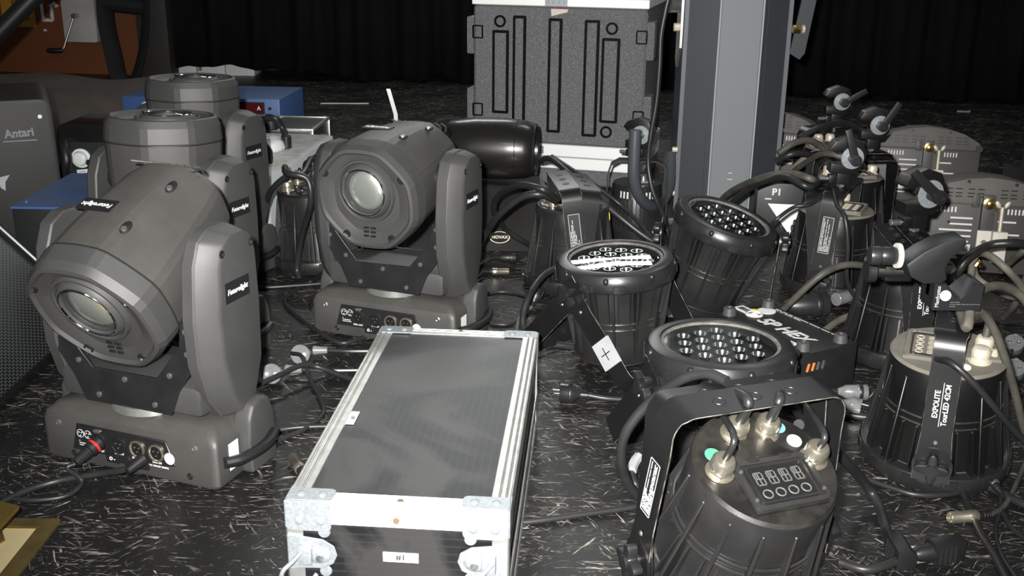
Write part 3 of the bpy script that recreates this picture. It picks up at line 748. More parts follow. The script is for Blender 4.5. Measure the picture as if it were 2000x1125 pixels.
# M
pM = at(1612, 592); cM = Vector((pM.x + .04, pM.y + .12))
def dM(t, yk, Bm): spec_label(yk, -1, .13, 5, .03, .1)
M_, MB_, MP = led_par('dusty LED par light right of the grey tower, white framed type label on its bracket', cM, 62, .062, yokes=((3, True), (-9, False)), dusty=1, deco=dM)
# N
cN = Vector((1.05, 3.3))
N_, NB, NP = led_par('dusty LED par light behind the one with the type label, before the flood lights', cN, 8, .062, yokes=((0, True), (10, False)), dusty=1)
# F
pF = at(1108, 566); cF = Vector((pF.x + .01, pF.y + .05))
def dF(t, yk, Bm):
    spec_label(yk, -1, .13, 9, .032, .1)
F_, FB, FP = led_par('glossy LED par light standing lens down in front of the black flight rack', cF, 97, .062, yokes=((-7, True), (7, False)), dusty=0, deco=dF)
for nm, ang, z, w, h, m in (('barcode_sticker', -4, .1, .032, .05, K_stick),):
    Ms = FB @ RZ(-18) @ T((0, -.1005, .12)) @ RX(-3) @ FRONT
    o = part(nm, None, lambda: B().box((0, 0, 0), (w, h, .003)), m, F_, Ms)
    part('barcode', None, lambda: barcode(.03, .014, 4), K_blk, o, RZ(90) @ T((0, 0, .001)))
part('round_yellow_sticker', None, lambda: B().cyl((0, 0, 0), (0, 0, .003), .018, seg=24), K_yel, F_, FB @ RZ(6) @ T((0, -.101, .13)) @ FRONT)
# E
pE = at(575, 556); cE = Vector((pE.x + .035, pE.y + .2))
E_, EB, EP = led_par('LED par light standing between the left moving heads, cable looped over it', cE, 30, .064, yokes=(), dusty=2, lean=-4)
# G : lens up
cG = Vector((.235, 2.31))
G_, GB, GP_ = led_par('upward facing LED par light with a strip of silver tape on its folded leg', cG, 43, .197, tilt=-1, lean=-4.5, up=True, yokes=((137, True), (224, False)), dusty=0)
yk0 = [c for c in G_.children if c.name.startswith('yoke')][0]
tp = part('tape_wrap', None, lambda: B().box((-.1368, 0, .15), (.007, .0535, .062), RY(0)), K_tape, yk0)
part('pen_cross', None, lambda: B().box((-.1405, 0, .15), (.0006, .03, .0022)).box((-.1405, 0, .15), (.0006, .0022, .03)), K_blk, yk0)
# H : lens up leaning right
cH = Vector((.525, 2.62))
H_, HB, HP = led_par('LED par light leaning to the right at the foot of the grey tower, lens up', cH, -14, .215, tilt=4, lean=17, up=True, yokes=((138, True),), dusty=0)
# I : lens up, front
cI = Vector((.375, 1.80))
I_, IB, IP = led_par('LED par light facing up right behind the nearest par, dusty rim and reflectors', cI, 25, .193, tilt=0, lean=0, up=True, yokes=((223, True),), dusty=0)

# ------------------------------------------------------------------ FLIGHT CASE in front
fc = thing('flight_case', 'low black flight case with aluminium edges and a small number label, front centre', 'flight case', (-.1285, 1.637, 0), -4.4)
W, D_, HT = .308, .682, .2
part('case_body', None, lambda: B().box((0, 0, .1), (W - .006, D_ - .006, .192)), K_stripez, fc)
part('lid_panel', None, lambda: B().box((0, 0, HT - .0022), (W - .05, D_ - .05, .003)), K_stripe, fc)
def edge_x(y, s):   # extrusion along x at the front (s=-1) / back (s=1)
    b = B(); L = W
    b.box((0, s * (D_ / 2 - .0135), HT), (L, .027, .003), bev=.0008, seg=1)
    b.box((0, s * (D_ / 2), HT - .0165), (L, .003, .034), bev=.0008, seg=1)
    for q in (.006, .0155): b.cyl((-L / 2, s * (D_ / 2 - q), HT + .0012), (L / 2, s * (D_ / 2 - q), HT + .0012), .0022, seg=8)
    return b
def edge_y(s):
    b = B(); L = D_
    b.box((s * (W / 2 - .0135), 0, HT), (.027, L, .003), bev=.0008, seg=1)
    b.box((s * (W / 2), 0, HT - .0165), (.003, L, .034), bev=.0008, seg=1)
    for q in (.006, .0155): b.cyl((s * (W / 2 - q), -L / 2, HT + .0012), (s * (W / 2 - q), L / 2, HT + .0012), .0022, seg=8)
    return b
for s in (-1, 1):
    part('edge_rail', None, lambda: edge_x(0, s), K_walu if s < 0 else K_alu, fc); part('edge_rail', None, lambda: edge_y(s), K_alu, fc)  # front rail takes the glare-white copy of the rail metal
    for q in (-1, 1):
        part('corner_post', None, lambda: B().box((q * (W / 2 - .0105), s * D_ / 2, .1), (.024, .003, .19), bev=.0008, seg=1).box((q * W / 2, s * (D_ / 2 - .0105), .1), (.003, .024, .19), bev=.0008, seg=1), K_alu, fc)
    part('bottom_rail', None, lambda: B().box((0, s * D_ / 2, .012), (W, .004, .024), bev=.0008, seg=1).box((s * W / 2, 0, .012), (.004, D_, .024), bev=.0008, seg=1), K_alu, fc)
    part('lid_joint', None, lambda: B().box((s * (W / 2 + .001), 0, .075), (.003, D_, .022), bev=.0008, seg=1).box((0, s * (D_ / 2 + .0006), .05), (W, .003, .012), bev=.0008, seg=1), K_alu, fc)
def corner_b(sx, sy):
    b = B(); M = SCL(sx, sy, 1)
    b.prism(rrect(.066, .034, .008, 3), 0, .0022, T((sx * (W / 2 - .032), sy * (D_ / 2 - .016), HT + .0012)), bev=.0006, seg=1)
    b.prism(rrect(.064, .046, .008, 3), 0, .0022, T((sx * (W / 2 - .031), sy * (D_ / 2 + .0012), HT - .021)) @ RX(90 if sy < 0 else -90), bev=.0006, seg=1)
    b.box((sx * (W / 2 + .001), sy * (D_ / 2 - .02), HT - .02), (.003, .044, .042), bev=.001, seg=1)
    return b
for sx in (-1, 1):
    for sy in (-1, 1):
        c = part('corner_bracket', None, lambda: corner_b(sx, sy), K_zinc, fc)
        for o in (.018, .048):
            part('rivet', 'rivet', lambda: B().lathe([(.0062, 0), (.006, .0015), (.0035, .003), (.0, .0032)], 16), K_zinc, c, T((sx * (W / 2 - o), sy * (D_ / 2 - .016), HT + .0032)))
            part('rivet', 'rivet', None, K_zinc, c, T((sx * (W / 2 - o), sy * (D_ / 2 + .0032), HT - .028)) @ RX(90 if sy < 0 else -90))
for y in (-D_ / 2 + .010, D_ / 2 - .012):
    part('brass_rivet', 'brivet', lambda: B().cyl((0, 0, 0), (0, 0, .0036), .0045, seg=14), mat('brown rivet', (.16, .105, .06), .6, .2), fc, T((.004, y, HT)))
part('brass_rivet', 'brivet', None, MATS['brown rivet'], fc, T((.0, -D_ / 2 - .001, HT - .021)) @ RX(90))
def latch_b(s):
    b = B(); P = [(-.02, .022), (.0, .02), (.03, .016), (.046, .006), (.05, -.008), (.044, -.022), (.028, -.03), (.0, -.031), (-.02, -.034)]
    P = [(x * s, y) for x, y in P]; P = P if s > 0 else P[::-1]
    b.prism(P, 0, .003, bev=.001, seg=1); b.sphere((.024 * s, -.008, .0025), .014, (1.3, 1, .25), 20)
    b.box((.006 * s, -.006, .007), (.02, .028, .012), bev=.003); return b
for s in (1, -1):
    l = part('butterfly_latch', None, lambda: latch_b(s), K_zinc, fc, T((-s * (W / 2 - .02), -D_ / 2 - .0018, .128)) @ FRONT)
    part('latch_bail', None, lambda: B().tube([(.002, .0, .012), (-.012, -.014, .02), (-.022, -.024, .026), (-.026, -.05, .024), (-.006, -.056, .022), (.012, -.046, .018), (.022, -.034, .01)], .0032, 8, 5), K_zinc, l)
    part('latch_screw', 'lscr', lambda: B().lathe([(.006, 0), (.0055, .002), (.002, .0026)], 14), K_screw, l, T((s * .026, -.012, .0055)))
    for y in (.026, -.036): part('panel_rivet', 'priv', lambda: B().lathe([(.009, 0), (.008, .0018), (.003, .0024)], 18), K_zinc, fc, T((-s * (W / 2 - .052), -D_ / 2 - .0002, .128 + y)) @ FRONT)
lb = part('number_label', None, lambda: B().box((0, 0, 0), (.05, .015, .001)), K_stick, fc, T((.004, -D_ / 2 + .0025, .118)) @ FRONT)
text('number', '#1', .0125, K_blk, lb, T((0, 0, .0006)), .0002)
lb = part('number_label', None, lambda: B().box((0, 0, 0), (.014, .046, .001)), K_stick, fc, T((-W / 2 + .034, -.075, HT + .0012)))
text('number', '#1', .0105, K_blk, lb, T((.001, 0, .0006)) @ RZ(90), .0001)

# ------------------------------------------------------------------ BLACK MOULDED RACK CASE
ry = math.degrees(math.atan2(-.17, .645))
rk = thing('rack_flight_case', 'tall black moulded rack case with bright aluminium bands behind the lights', 'flight case', (.1625, 4.115, 0), ry)
RW = .668; rd = .5
def sect(z0, z1): return B().box((0, rd / 2, (z0 + z1) / 2), (RW, rd, z1 - z0), bev=.022, seg=3)
part('lower_lid', None, lambda: sect(.0, .068), K_grain, rk); part('middle_shell', None, lambda: sect(.158, .678), K_grain, rk); part('upper_lid', None, lambda: sect(.74, .84), K_grain, rk)
for z0, z1 in ((.066, .110), (.114, .160), (.676, .708), (.711, .742)):
    o = part('aluminium_band', None, lambda: B().box((0, rd / 2, (z0 + z1) / 2), (RW + .006, rd + .006, z1 - z0), bev=.003, seg=1), K_walu, rk)
    if z0 < .2: part('hinge_plate', None, lambda: B().box((-.085, -.0042, (z0 + z1) / 2), (.078, .002, .03), bev=.0008, seg=1), K_zinc, o)
    else: part('hinge_plate', None, lambda: B().box((-.01, -.0042, (z0 + z1) / 2), (.085, .002, .03), bev=.0008, seg=1), K_zinc, o)
    for x in (-.03, -.01, .012, .03): part('rivet', 'hriv', lambda: B().cyl((0, 0, 0), (0, -.004, 0), .004, .003, 10), K_screw, o, T((x + (-.085 if z0 < .2 else -.01), -.0045, (z0 + z1) / 2)))
def fx(px): return (px - 1088) / 340 * RW
def fz(py): return .674 - (py - 15) * .001918
def ridge(x0, x1, y0, y1):
    x0, x1 = fx(x0), fx(x1); z0, z1 = fz(y1), fz(y0); M = T(((x0 + x1) / 2, .001, (z0 + z1) / 2)) @ FRONT
    w, h = x1 - x0, z1 - z0
    o = part('groove_frame', None, lambda: frame_ring(w, h, .006, .0095, 0, .006), K_groove, rk, M)
    part('raised_rib', None, lambda: B().prism(rrect(w - .02, h - .02, .004, 2), 0, .009, bev=.003), K_grain, o)
for a in ((958, 991, 62, 226), (999, 1025, 33, 262), (1069, 1096, 36, 259), (1139, 1168, 37, 263), (1173, 1208, 70, 234)): ridge(*a)
for x, y in ((973, 45), (1191, 52), (971, 247), (1187, 252)):
    o = part('round_groove', None, lambda: B().lathe([(.023, 0), (.023, .006), (.015, .006), (.015, 0)], 28, caps=(False, False)), K_groove, rk, T((fx(x), .001, fz(y))) @ FRONT)
    part('round_boss', None, lambda: B().cyl((0, 0, 0), (0, 0, .004), .0145, seg=24), K_grain, o)
for s in (-1, 1):
    for (za, zb, zq) in ((.49, .63, .60), (.215, .36, .285)):
        part('side_bumper', None, lambda: B().box((s * (RW / 2 + .012), .05, (za + zb) / 2), (.03, .09, zb - za), bev=.008), K_grain, rk)
        part('bumper_frame', None, lambda: frame_ring(.042, .05, .005, .005, 0, .006), K_groove, rk, T((s * (RW / 2 - .02), .001, (.575 if za > .4 else .28))) @ FRONT)
lb = part('torn_label', None, lambda: B().prism([(-.03, .012), (.034, .014), (.034, .002), (-.028, -.014)], 0, .001), mat('torn label', (.6, .56, .5), .7), rk, T((0, .0, .655)) @ FRONT)
part('label_edge', None, lambda: B().box((.002, .013, .0012), (.064, .002, .0006)), K_red, lb)

# ------------------------------------------------------------------ LIFTING TOWER
tw = thing('lifting_tower', 'slate grey upright lifting tower with flat front panel and hook shaped handle', 'tower', (.738, 3.60, 0), -1.)
PR = [(-.07, 0), (.07, 0), (.16, .055), (.178, .06), (.178, .22), (-.178, .22), (-.178, .06), (-.16, .055)]
part('mast', None, lambda: B().prism(PR, .02, 2.6, bev=.002, seg=1), K_tower, tw)
part('front_panel', None, lambda: B().box((0, -.0015, 1.31), (.132, .004, 2.58), bev=.001, seg=1), K_tower_lit, tw)
for s in (-1, 1):
    part('panel_edge', None, lambda: B().box((s * .07, -.001, 1.31), (.006, .006, 2.58), bev=.0015, seg=1), mat('pale edge trim', (.3, .33, .35), .45), tw)
    part('outer_edge', None, lambda: B().box((s * .171, .057, 1.31), (.015, .004, 2.58), bev=.001, seg=1), mat('grey outer edge', (.1, .112, .125), .5), tw)
    part('groove', None, lambda: B().box((s * .088, .0105, 1.31), (.0015, .001, 2.58), RZ(0)), K_black, tw)
part('base_plate', None, lambda: B().box((0, .1, .012), (.42, .34, .024), bev=.004), K_tower, tw)
part('chip_mark', None, lambda: B().box((-.0, -.004, .168), (.014, .001, .002)).box((-.0, -.004, .146), (.018, .001, .002)), K_white, tw)
def tl(px, py, yy): 
    p = aty(px, py, yy); q = tw.matrix_world.inverted() @ p; return q
hp = [tl(1241, 254, 3.24), tl(1239, 300, 3.24), tl(1238, 345, 3.245), tl(1248, 382, 3.27), tl(1270, 402, 3.33), tl(1294, 392, 3.42), tl(1306, 362, 3.5), tl(1309, 330, 3.56), tl(1310, 301, 3.6)]
part('hook_handle', None, lambda: B().tube(hp, .0185, 16, 6), mat('slate tube', (.055, .062, .07), .4), tw)
part('handle_clip', None, lambda: B().box(tl(1317, 325, 3.63), (.012, .03, .09), bev=.003), K_zinc, tw)
for x, y in ((1319, 292), (1313, 377)): part('handle_bolt', None, lambda: B().cyl(tl(x - 6, y, 3.6), tl(x + 4, y, 3.6), .009, seg=8), K_glandd, tw)
# brackets near the top of the frame
part('side_bracket', None, lambda: B().prism([(-.05, -.10), (.02, -.17), (.045, -.14), (.05, .3), (-.05, .3)], -.004, .004, T(tl(1329, 30, 3.62)) @ RZ(90) @ FRONT), K_screw, tw)
part('bracket_bolt', None, lambda: B().cyl(tl(1316, 53, 3.6), tl(1330, 53, 3.6), .013, seg=8), K_glandd, tw)
part('bracket_tube', None, lambda: B().cyl(tl(1306, 10, 3.58), tl(1330, 10, 3.6), .024, seg=16), K_screw, tw)
part('support_arm', None, lambda: B().prism([(-.022, -.12), (.012, -.14), (.028, -.12), (.075, .25), (.03, .25)], -.006, .006, T(tl(1561, 32, 3.66)) @ FRONT), K_tower, tw)
for x0, x1 in ((1549, 1555), (1556, 1562), (1566, 1571)): part('arm_bolt', None, lambda: B().cyl(tl(x0, 57, 3.62), tl(x1, 57, 3.62), .014, seg=10), K_gold if x0 < 1560 else K_glandd, tw)

# ------------------------------------------------------------------ round glossy shell on a moulded case
Y = 3.42
gl = thing('barrel_housing', 'glossy black barrel shaped housing lying on the moulded case', 'housing', M=T((-.06, Y, .278)) @ RZ(-8) @ RY(90))
part('shell', None, lambda: B().lathe([(.03, -.17), (.075, -.165), (.09, -.14), (.097, -.06), (.098, .04), (.093, .1), (.083, .13), (.078, .134), (.073, .13), (.068, .09), (.0, .085)], 48), K_gloss, gl)
part('seam_ring', None, lambda: B().torus(.0955, .0012, T((0, 0, .075)), 48, 5), K_black, gl)
part('rim_ring', None, lambda: B().torus(.0795, .004, T((0, 0, .132)), 48, 8), K_black, gl)
part('support_arch', None, lambda: B().torus(.055, .012, T((.05, -.075, -.11)) @ RX(0) @ RY(0), 24, 8, 0, 180), K_black, gl)
BP = [(3.2, 0), (3.203, .004), (3.335, .16), (3.36, .175), (3.62, .175), (3.66, .1), (3.66, 0)]
def hull():
    b = B(); sec = [(-.36, .7), (-.33, .95), (-.1, 1.), (.02, .96), (.09, .82), (.12, .6)]
    b.loft([[(x, 3.42 + (y - 3.42) * (.9 + .1 * k), z * k) for y, z in BP] for x, k in sec]); return b
mc = thing('moulded_equipment_case', 'low charcoal moulded case with a pale oval badge, under the glossy barrel', 'case', (-.12, 3.42, 0))
part('shell', None, hull, K_bag, mc, T((.12, -3.42, 0)), ang=20)
pb = aty(976, 466, 3.222); 
BDM = T((pb.x + .12, pb.y - 3.42, pb.z + .002)) @ RX(50)
bd = part('oval_badge', None, lambda: B().loft([[(.032 * math.cos(a) * k, .02 * math.sin(a) * k, z) for a in [2 * PI * i / 32 for i in range(32)]] for k, z in ((1, 0), (1, .003), (.93, .005))]), K_blk, mc, BDM)
part('badge_rim', None, lambda: B().loft([[(.032 * math.cos(a) * k, .02 * math.sin(a) * k, z) for a in [2 * PI * i / 32 for i in range(32)]] for k, z in ((1., .003), (1., .0055), (.9, .0055))], caps=(False, False)), mat('cream rim', (.7, .66, .5), .4), bd)
text('badge_lettering', 'NOVAX', .014, MATS['cream rim'], bd, T((0, 0, .0055)), .0004)

# ------------------------------------------------------------------ small vented spotlight behind the first par
sl = thing('vented_spotlight', 'small black spotlight with white vent slots, beside the foot of the grey tower', 'stage light', (.40, 3.40, 0), -6)
part('can', None, lambda: B().lathe([(.09, 0), (.092, .01), (.092, .035), (.084, .045), (.08, .17), (.076, .178), (0, .18)], 48), K_par, sl)
def slfin():
    b = B()
    for k in range(40): b.box((.084, 0, .085), (.012, .0035, .1), RZ(9 * k))
    return b
part('cooling_fins', None, slfin, K_par, sl)
for k in range(9): part('vent_slot', 'slv', lambda: B().box((.0803, 0, .15), (.0022, .0055, .022)), K_white, sl, RZ(-128 + 8.5 * k + (9 if k > 2 else 0)))
part('top_plate', None, lambda: B().box((.01, -.02, .183), (.07, .03, .006), RZ(20), bev=.002), K_zinc, sl)
part('top_knob', None, lambda: B().cyl((.02, .01, .18), (.02, .01, .2), .014, seg=16, bev=.002), K_screw, sl)
part('yoke', None, lambda: B().strap([(-.096, .02), (-.096, .2), (-.085, .235), (-.06, .25), (.06, .25), (.085, .235), (.096, .2), (.096, .02)], [.05] * 8, .004), K_yoke, sl)

# ------------------------------------------------------------------ left background: machines
hqn = Vector((-.783, 3.33, 0)); hqf = Vector((-.685, 4.098, 0)); e = hqf - hqn; LQ = e.length; ya = math.degrees(math.atan2(e.y, e.x))
hq = thing('white_effect_machine', 'long off white effect machine with black lettering on its side', 'effect machine', hqn, ya)
HQ = .19; DQ = .29
part('cabinet', None, lambda: B().prism(rrect(LQ, DQ, .035, 5, LQ / 2, DQ / 2), .0, HQ, bev=.006, seg=2), K_wplas, hq)
lm = T((LQ * .58, -.0005, HQ * .7)) @ FRONT
part('logo_plate', None, lambda: B().prism(rrect(.3, .07, .03, 5), 0, .0015), K_blk, hq, lm @ T((.06, 0, 0)))
text('logo_lettering', 'POWER', .064, K_white, hq, lm @ T((.115, 0, .0018)), .0008, .85)
text('logo_lettering', 'HQ', .064, K_blk, hq, lm @ T((-.15, 0, .0018)), .001, 1.)
for k in range(3): part('logo_stripe', ('hqs',), lambda: B().box((0, 0, .0018), (.06, .008, .001)), K_blk, hq, lm @ T((-.24, -.02 + .018 * k, 0)))
for k in range(3): part('logo_stripe', ('hqs2',), lambda: B().box((0, 0, .0022), (.05, .008, .001)), K_white, hq, lm @ T((-.03, -.02 + .018 * k, 0)))
hx = lambda px, py: hq.matrix_world.inverted() @ at(px, py, HQ)
q = hx(520, 290); part('fluid_tank', None, lambda: B().lathe([(.085, 0), (.088, .006), (.078, .028), (.05, .04), (0, .042)], 32, T((q.x, q.y, HQ)) @ SCL(1.1, .8, 1)), K_wpl, hq)
part('tank_handle', None, lambda: B().tube([Vector((q.x + .06, q.y + .09, HQ)), Vector((q.x + .05, q.y + .09, HQ + .08)), Vector((q.x + .0, q.y + .06, HQ + .11)), Vector((q.x - .05, q.y + .03, HQ + .08)), Vector((q.x - .055, q.y + .02, HQ + .01))], .017, 12, 6), K_wpl, hq)
n = hx(560, 289)
part('nozzle_sleeve', None, lambda: B().cyl((n.x, n.y, HQ), (n.x, n.y, HQ + .045), .018, seg=20, bev=.002), K_black, hq)
ht = hq.matrix_world.inverted() @ aty(520, 228, 3.85)
part('hose', None, lambda: B().tube([(n.x, n.y, HQ + .03), (n.x + .02, n.y + .02, HQ + .07), ((n.x + ht.x) / 2, (n.y + ht.y) / 2, HQ + .105), ht], .011, 12, 6), K_black, hq)
kq = hx(552, 262); part('cap', None, lambda: B().cyl((kq.x + .1, kq.y + .08, HQ), (kq.x + .1, kq.y + .08, HQ + .05), .035, seg=24, bev=.004), K_black, hq)
bq = hx(508, 318)
part('grip_bracket', None, lambda: B().tube([(bq.x - .0, bq.y + .05, HQ + .0), (bq.x, bq.y + .05, HQ + .07), (bq.x, bq.y, HQ + .075), (bq.x, bq.y - .03, HQ + .04), (bq.x, bq.y - .03, HQ)], .014, 8, 2), K_black, hq)
# blue power box
bl = thing('power_distribution_box', 'blue box with dark red ammeter windows behind the rearmost moving head', 'power box', (-1.332, 4.575, 0), math.degrees(math.atan2(-.05, .682)))
part('cabinet', None, lambda: B().box((0, .19, .127), (.684, .38, .254), bev=.004), K_blue, bl)
pn = lambda x, z: T((x, -.0005, z)) @ FRONT
for z in (.215, .158):
    o = part('ammeter_window', None, lambda: B().box((0, 0, .001), (.135, .042, .003)), K_dred, bl, pn(.205, z))
    text('unit_letter', 'A', .022, K_white, o, T((.048, 0, .003)), .0008)
    part('window_frame', None, lambda: frame_ring(.145, .052, .004, .005, 0, .004), K_blk, o)
for x, z in ((.3, .215), (.3, .16)): part('indicator', None, lambda: B().cyl((0, 0, 0), (0, 0, .006), .007, seg=12), K_blk, bl, pn(x, z))
part('rotary_knob', None, lambda: B().cyl((0, 0, 0), (0, 0, .02), .026, seg=20, bev=.003), K_black, bl, pn(.28, .15))
o = part('oval_logo', None, lambda: B().loft([[(.042 * math.cos(a), .016 * math.sin(a), z) for a in [2 * PI * i / 28 for i in range(28)]] for z in (0, .002)]), K_stick, bl, pn(-.215, .22))
part('logo_oval_inner', None, lambda: B().loft([[(.034 * math.cos(a), .01 * math.sin(a), z) for a in [2 * PI * i / 28 for i in range(28)]] for z in (.002, .0026)]), K_blue, o)
text('logo_lettering', 'POWER', .012, K_white, o, T((0, 0, .003)), .0003)
part('red_handle', None, lambda: B().prism([(-.06, -.03), (.08, -.03), (.08, .035), (.0, .035), (-.02, .02)], 0, .02, bev=.004), K_red, bl, pn(-.24, .155))
# flat case
fl = thing('flat_equipment_case', 'flat dark case with bright metal edges in front of the blue box', 'case', (-.885, 4.35, 0), -3)
part('body', None, lambda: B().box((0, 0, .095), (.2, .29, .19), bev=.003), mat('dark case laminate', (.03, .031, .028), .5), fl)
for s in (-1, 1):
    part('edge_rail', None, lambda: B().box((s * .1, 0, .188), (.012, .3, .012), bev=.002).box((0, s * .147, .188), (.21, .012, .012), bev=.002), K_alu, fl)
    part('corner_post', None, lambda: B().box((.1, s * .147, .095), (.012, .012, .19), bev=.002), K_alu, fl)
part('corner_foot', None, lambda: B().cyl((.135, -.1, .0), (.135, -.1, .165), .016, seg=14, bev=.003), K_screw, fl)
# grey fog machine
an = thing('grey_fog_machine', 'upright grey fog machine with a small maker logo at the left edge', 'fog machine', (-1.52, 3.03, 0), 24)
part('cover', None, lambda: B().prism(rrect(.4, .47, .035, 5, 0, .235), 0, .38, T((0, .38, 0)) @ FRONT, bev=.006), K_gplas, an)
text('logo_lettering', 'Antari', .034, mat('pale logo', (.2, .2, .21), .5), an, T((.105, -.0005, .375)) @ FRONT @ RZ(3), .001, .9)
part('logo_underline', None, lambda: B().box((.105, -.0005, .353), (.09, .001, .003)), MATS['pale logo'], an)
part('cover_screw', None, lambda: B().cyl((.165, .002, .42), (.165, -.004, .42), .006, seg=10), K_screw, an)
part('worn_patch', None, lambda: B().prism([(-.012, .02), (.02, .026), (.006, .006), (.004, -.02), (-.008, -.01)], 0, .0008, T((.045, -.0003, .23)) @ FRONT), K_tape, an)
part('filler_cap', None, lambda: B().cyl((-.13, .08, .465), (-.13, .08, .51), .04, seg=24, bev=.006), K_black, an)
# blue topped amplifier
ba = thing('blue_topped_dimmer', 'blue topped box with black front, behind the speaker grille', 'dimmer', (-1.197, 2.67, 0), 0)
part('chassis', None, lambda: B().box((0, .2, .128), (.174, .396, .256), bev=.002), mat('black front panel', (.012, .013, .014), .5), ba)
part('lid', None, lambda: B().box((0, .198, .258), (.178, .4, .006), bev=.001, seg=1), K_blue, ba)
part('lid_screw', None, lambda: B().cyl((-.07, .05, .26), (-.07, .05, .264), .005, seg=10), K_screw, ba)
# black machine with round knob
bm_ = thing('black_fog_machine', 'shiny black machine with a round white knob and curved handle', 'fog machine', (-1.345, 3.62, 0), -2)
part('case', None, lambda: B().prism(rrect(.42, .305, .03, 4, 0, .1525), 0, .22, T((0, .22, 0)) @ FRONT, bev=.008), K_gloss, bm_)
part('front_panel', None, lambda: B().box((0, -.003, .13), (.38, .006, .23), bev=.004), mat('dark green grey panel', (.022, .027, .027), .4), bm_)
part('round_knob', None, lambda: B().lathe([(.033, 0), (.033, .006), (.026, .008), (.022, .022), (.014, .026), (.0, .024)], 28, T((-.13, -.006, .19)) @ FRONT), K_wpl, bm_)
part('carry_handle', None, lambda: B().tube([(-.185, -.0, .25), (-.175, -.03, .23), (-.165, -.045, .19), (-.178, -.04, .15), (-.18, -.03, .13), (-.14, -.035, .105)], .019, 12, 6), K_black, bm_)
part('carry_handle', None, lambda: B().tube([(-.02, 0, .25), (-.02, -.03, .23), (-.015, -.035, .19), (.01, -.0, .17)], .017, 12, 6), K_black, bm_)
o = part('rating_sticker', None, lambda: B().box((0, 0, 0), (.07, .034, .001)), K_stick, bm_, T((-.115, -.0068, .135)) @ FRONT @ RZ(6))
part('sticker_print', None, lambda: print_rows(.055, .024, 4, 3), K_blk, o)
part('side_sticker', None, lambda: B().box((0, 0, 0), (.014, .036, .001)), K_stick, bm_, T((-.183, -.0068, .165)) @ FRONT)
part('socket_recess', None, lambda: frame_ring(.13, .09, .004, .007, 0, .012), K_par, bm_, T((.0, -.006, .11)) @ FRONT)
# blanket covered stack
b = B(); rows = []
rnd = random.Random(3)
nx, ny = 44, 26
for j in range(ny + 1):
    ring = []
    for i in range(nx + 1):
        u = i / nx; v = j / ny; x = -3.4 + 1.69 * u; y = 4.35 + 1.6 * v
        e_ = min(1, min(v * 7, (1 - v) * 7, (1 - u) * 8)); e_ = max(0, e_) ** .5
        z = e_ * (.19 + .014 * math.sin(x * 9 + y * 3) + .012 * math.sin(y * 11 - x * 5)) + .006
        ring.append((x, y, z))
    rows.append(ring)
b.loft(rows, caps=(False, False), closed=False)
bk = solo('covering_blanket', b, K_cloth, 'brown grey blanket draped over a low heap below the orange wall', 'blanket', ang=80)
# speaker wedge
sp_ = thing('speaker_cabinet', 'black wedge speaker with hexagon pattern steel grille at the left edge', 'speaker', (-1.26, 1.9, 0))
WP = [(-.985 + 1.2, .0), (-.975 + 1.2, .03), (-1.2 + 1.2, .265), (-1.24 + 1.2, .28), (-1.62 + 1.2, .22), (-1.62 + 1.2, .0)]
part('cabinet', None, lambda: B().prism(WP, -.5, .6, RX(90), bev=.004), K_black, sp_, T((0, .1, 0)))
gx = math.hypot(.225, .235); ga = math.degrees(math.atan2(.235, -.225))
part('grille', None, lambda: B().prism(rrect(gx * .97, 1.03, .01, 3), 0, .008, bev=.003), K_hex, sp_, T((.1125 + .006, .05, .1475 + .006)) @ RY(-(180 - ga) + 180) @ RY(180) if False else T((.1125 + .0, .05, .1475)) @ RY(math.degrees(math.atan2(.235, .225))))
part('edge_highlight', None, lambda: B().cyl((.228, .603, .035), (.004, .603, .272), .0035, seg=8), K_zinc, sp_)  # bright rod added along the cabinet edge to draw its highlight

# ------------------------------------------------------------------ brass floor box
fb = thing('brass_floor_box', 'brass floor socket box with its lid open, bottom left corner', 'floor box', at(75, 1075))
base = Vector(fb.location)
ang_b = math.degrees(math.atan2(1.581 - 1.585, -.75 + .81))
cx, cy = at(60, 1075).x - .085 - base.x, 0 - .07
part('frame', None, lambda: frame_ring(.2, .3, .006, .026, 0, .004), K_brassd, fb, T((-.75 - .1 - base.x, 1.583 - .15 - base.y, 0)))
part('inner_rim', None, lambda: frame_ring(.15, .25, .004, .005, .0, .003), K_brass, fb, T((-.75 - .1 - base.x, 1.583 - .15 - base.y, 0)))
part('well', None, lambda: B().box((0, 0, .0012), (.146, .246, .0015)), mat('pale brass plate', (.7, .6, .33), .5, .4), fb, T((-.75 - .1 - base.x, 1.583 - .15 - base.y, 0)))
part('inner_flap', None, lambda: B().prism([(-.09, .115), (.03, .115), (.052, .08), (-.03, -.12), (-.09, -.12)], 0, .003, bev=.001), K_brass, fb, T((-.75 - .115 - base.x, 1.583 - .15 - base.y, .008)) @ RY(6))
lp0 = at(42, 992, .06) - base
part('lid', None, lambda: B().prism(rrect(.18, .21, .008, 4, -.09, -.105), 0, .004, bev=.001), K_brass, fb, T(lp0) @ RZ(-7) @ RX(4) @ RY(10))
part('hinge', None, lambda: B().cyl((-.75 - .2 - base.x, 1.583 - .26 - base.y, .006), (-.75 - .2 - base.x, 1.583 - .04 - base.y, .006), .006, seg=10).cyl((lp0.x - .17, lp0.y - .15, lp0.z + .02), (lp0.x - .1, lp0.y - .15, .0), .004, seg=8), K_brassd, fb)

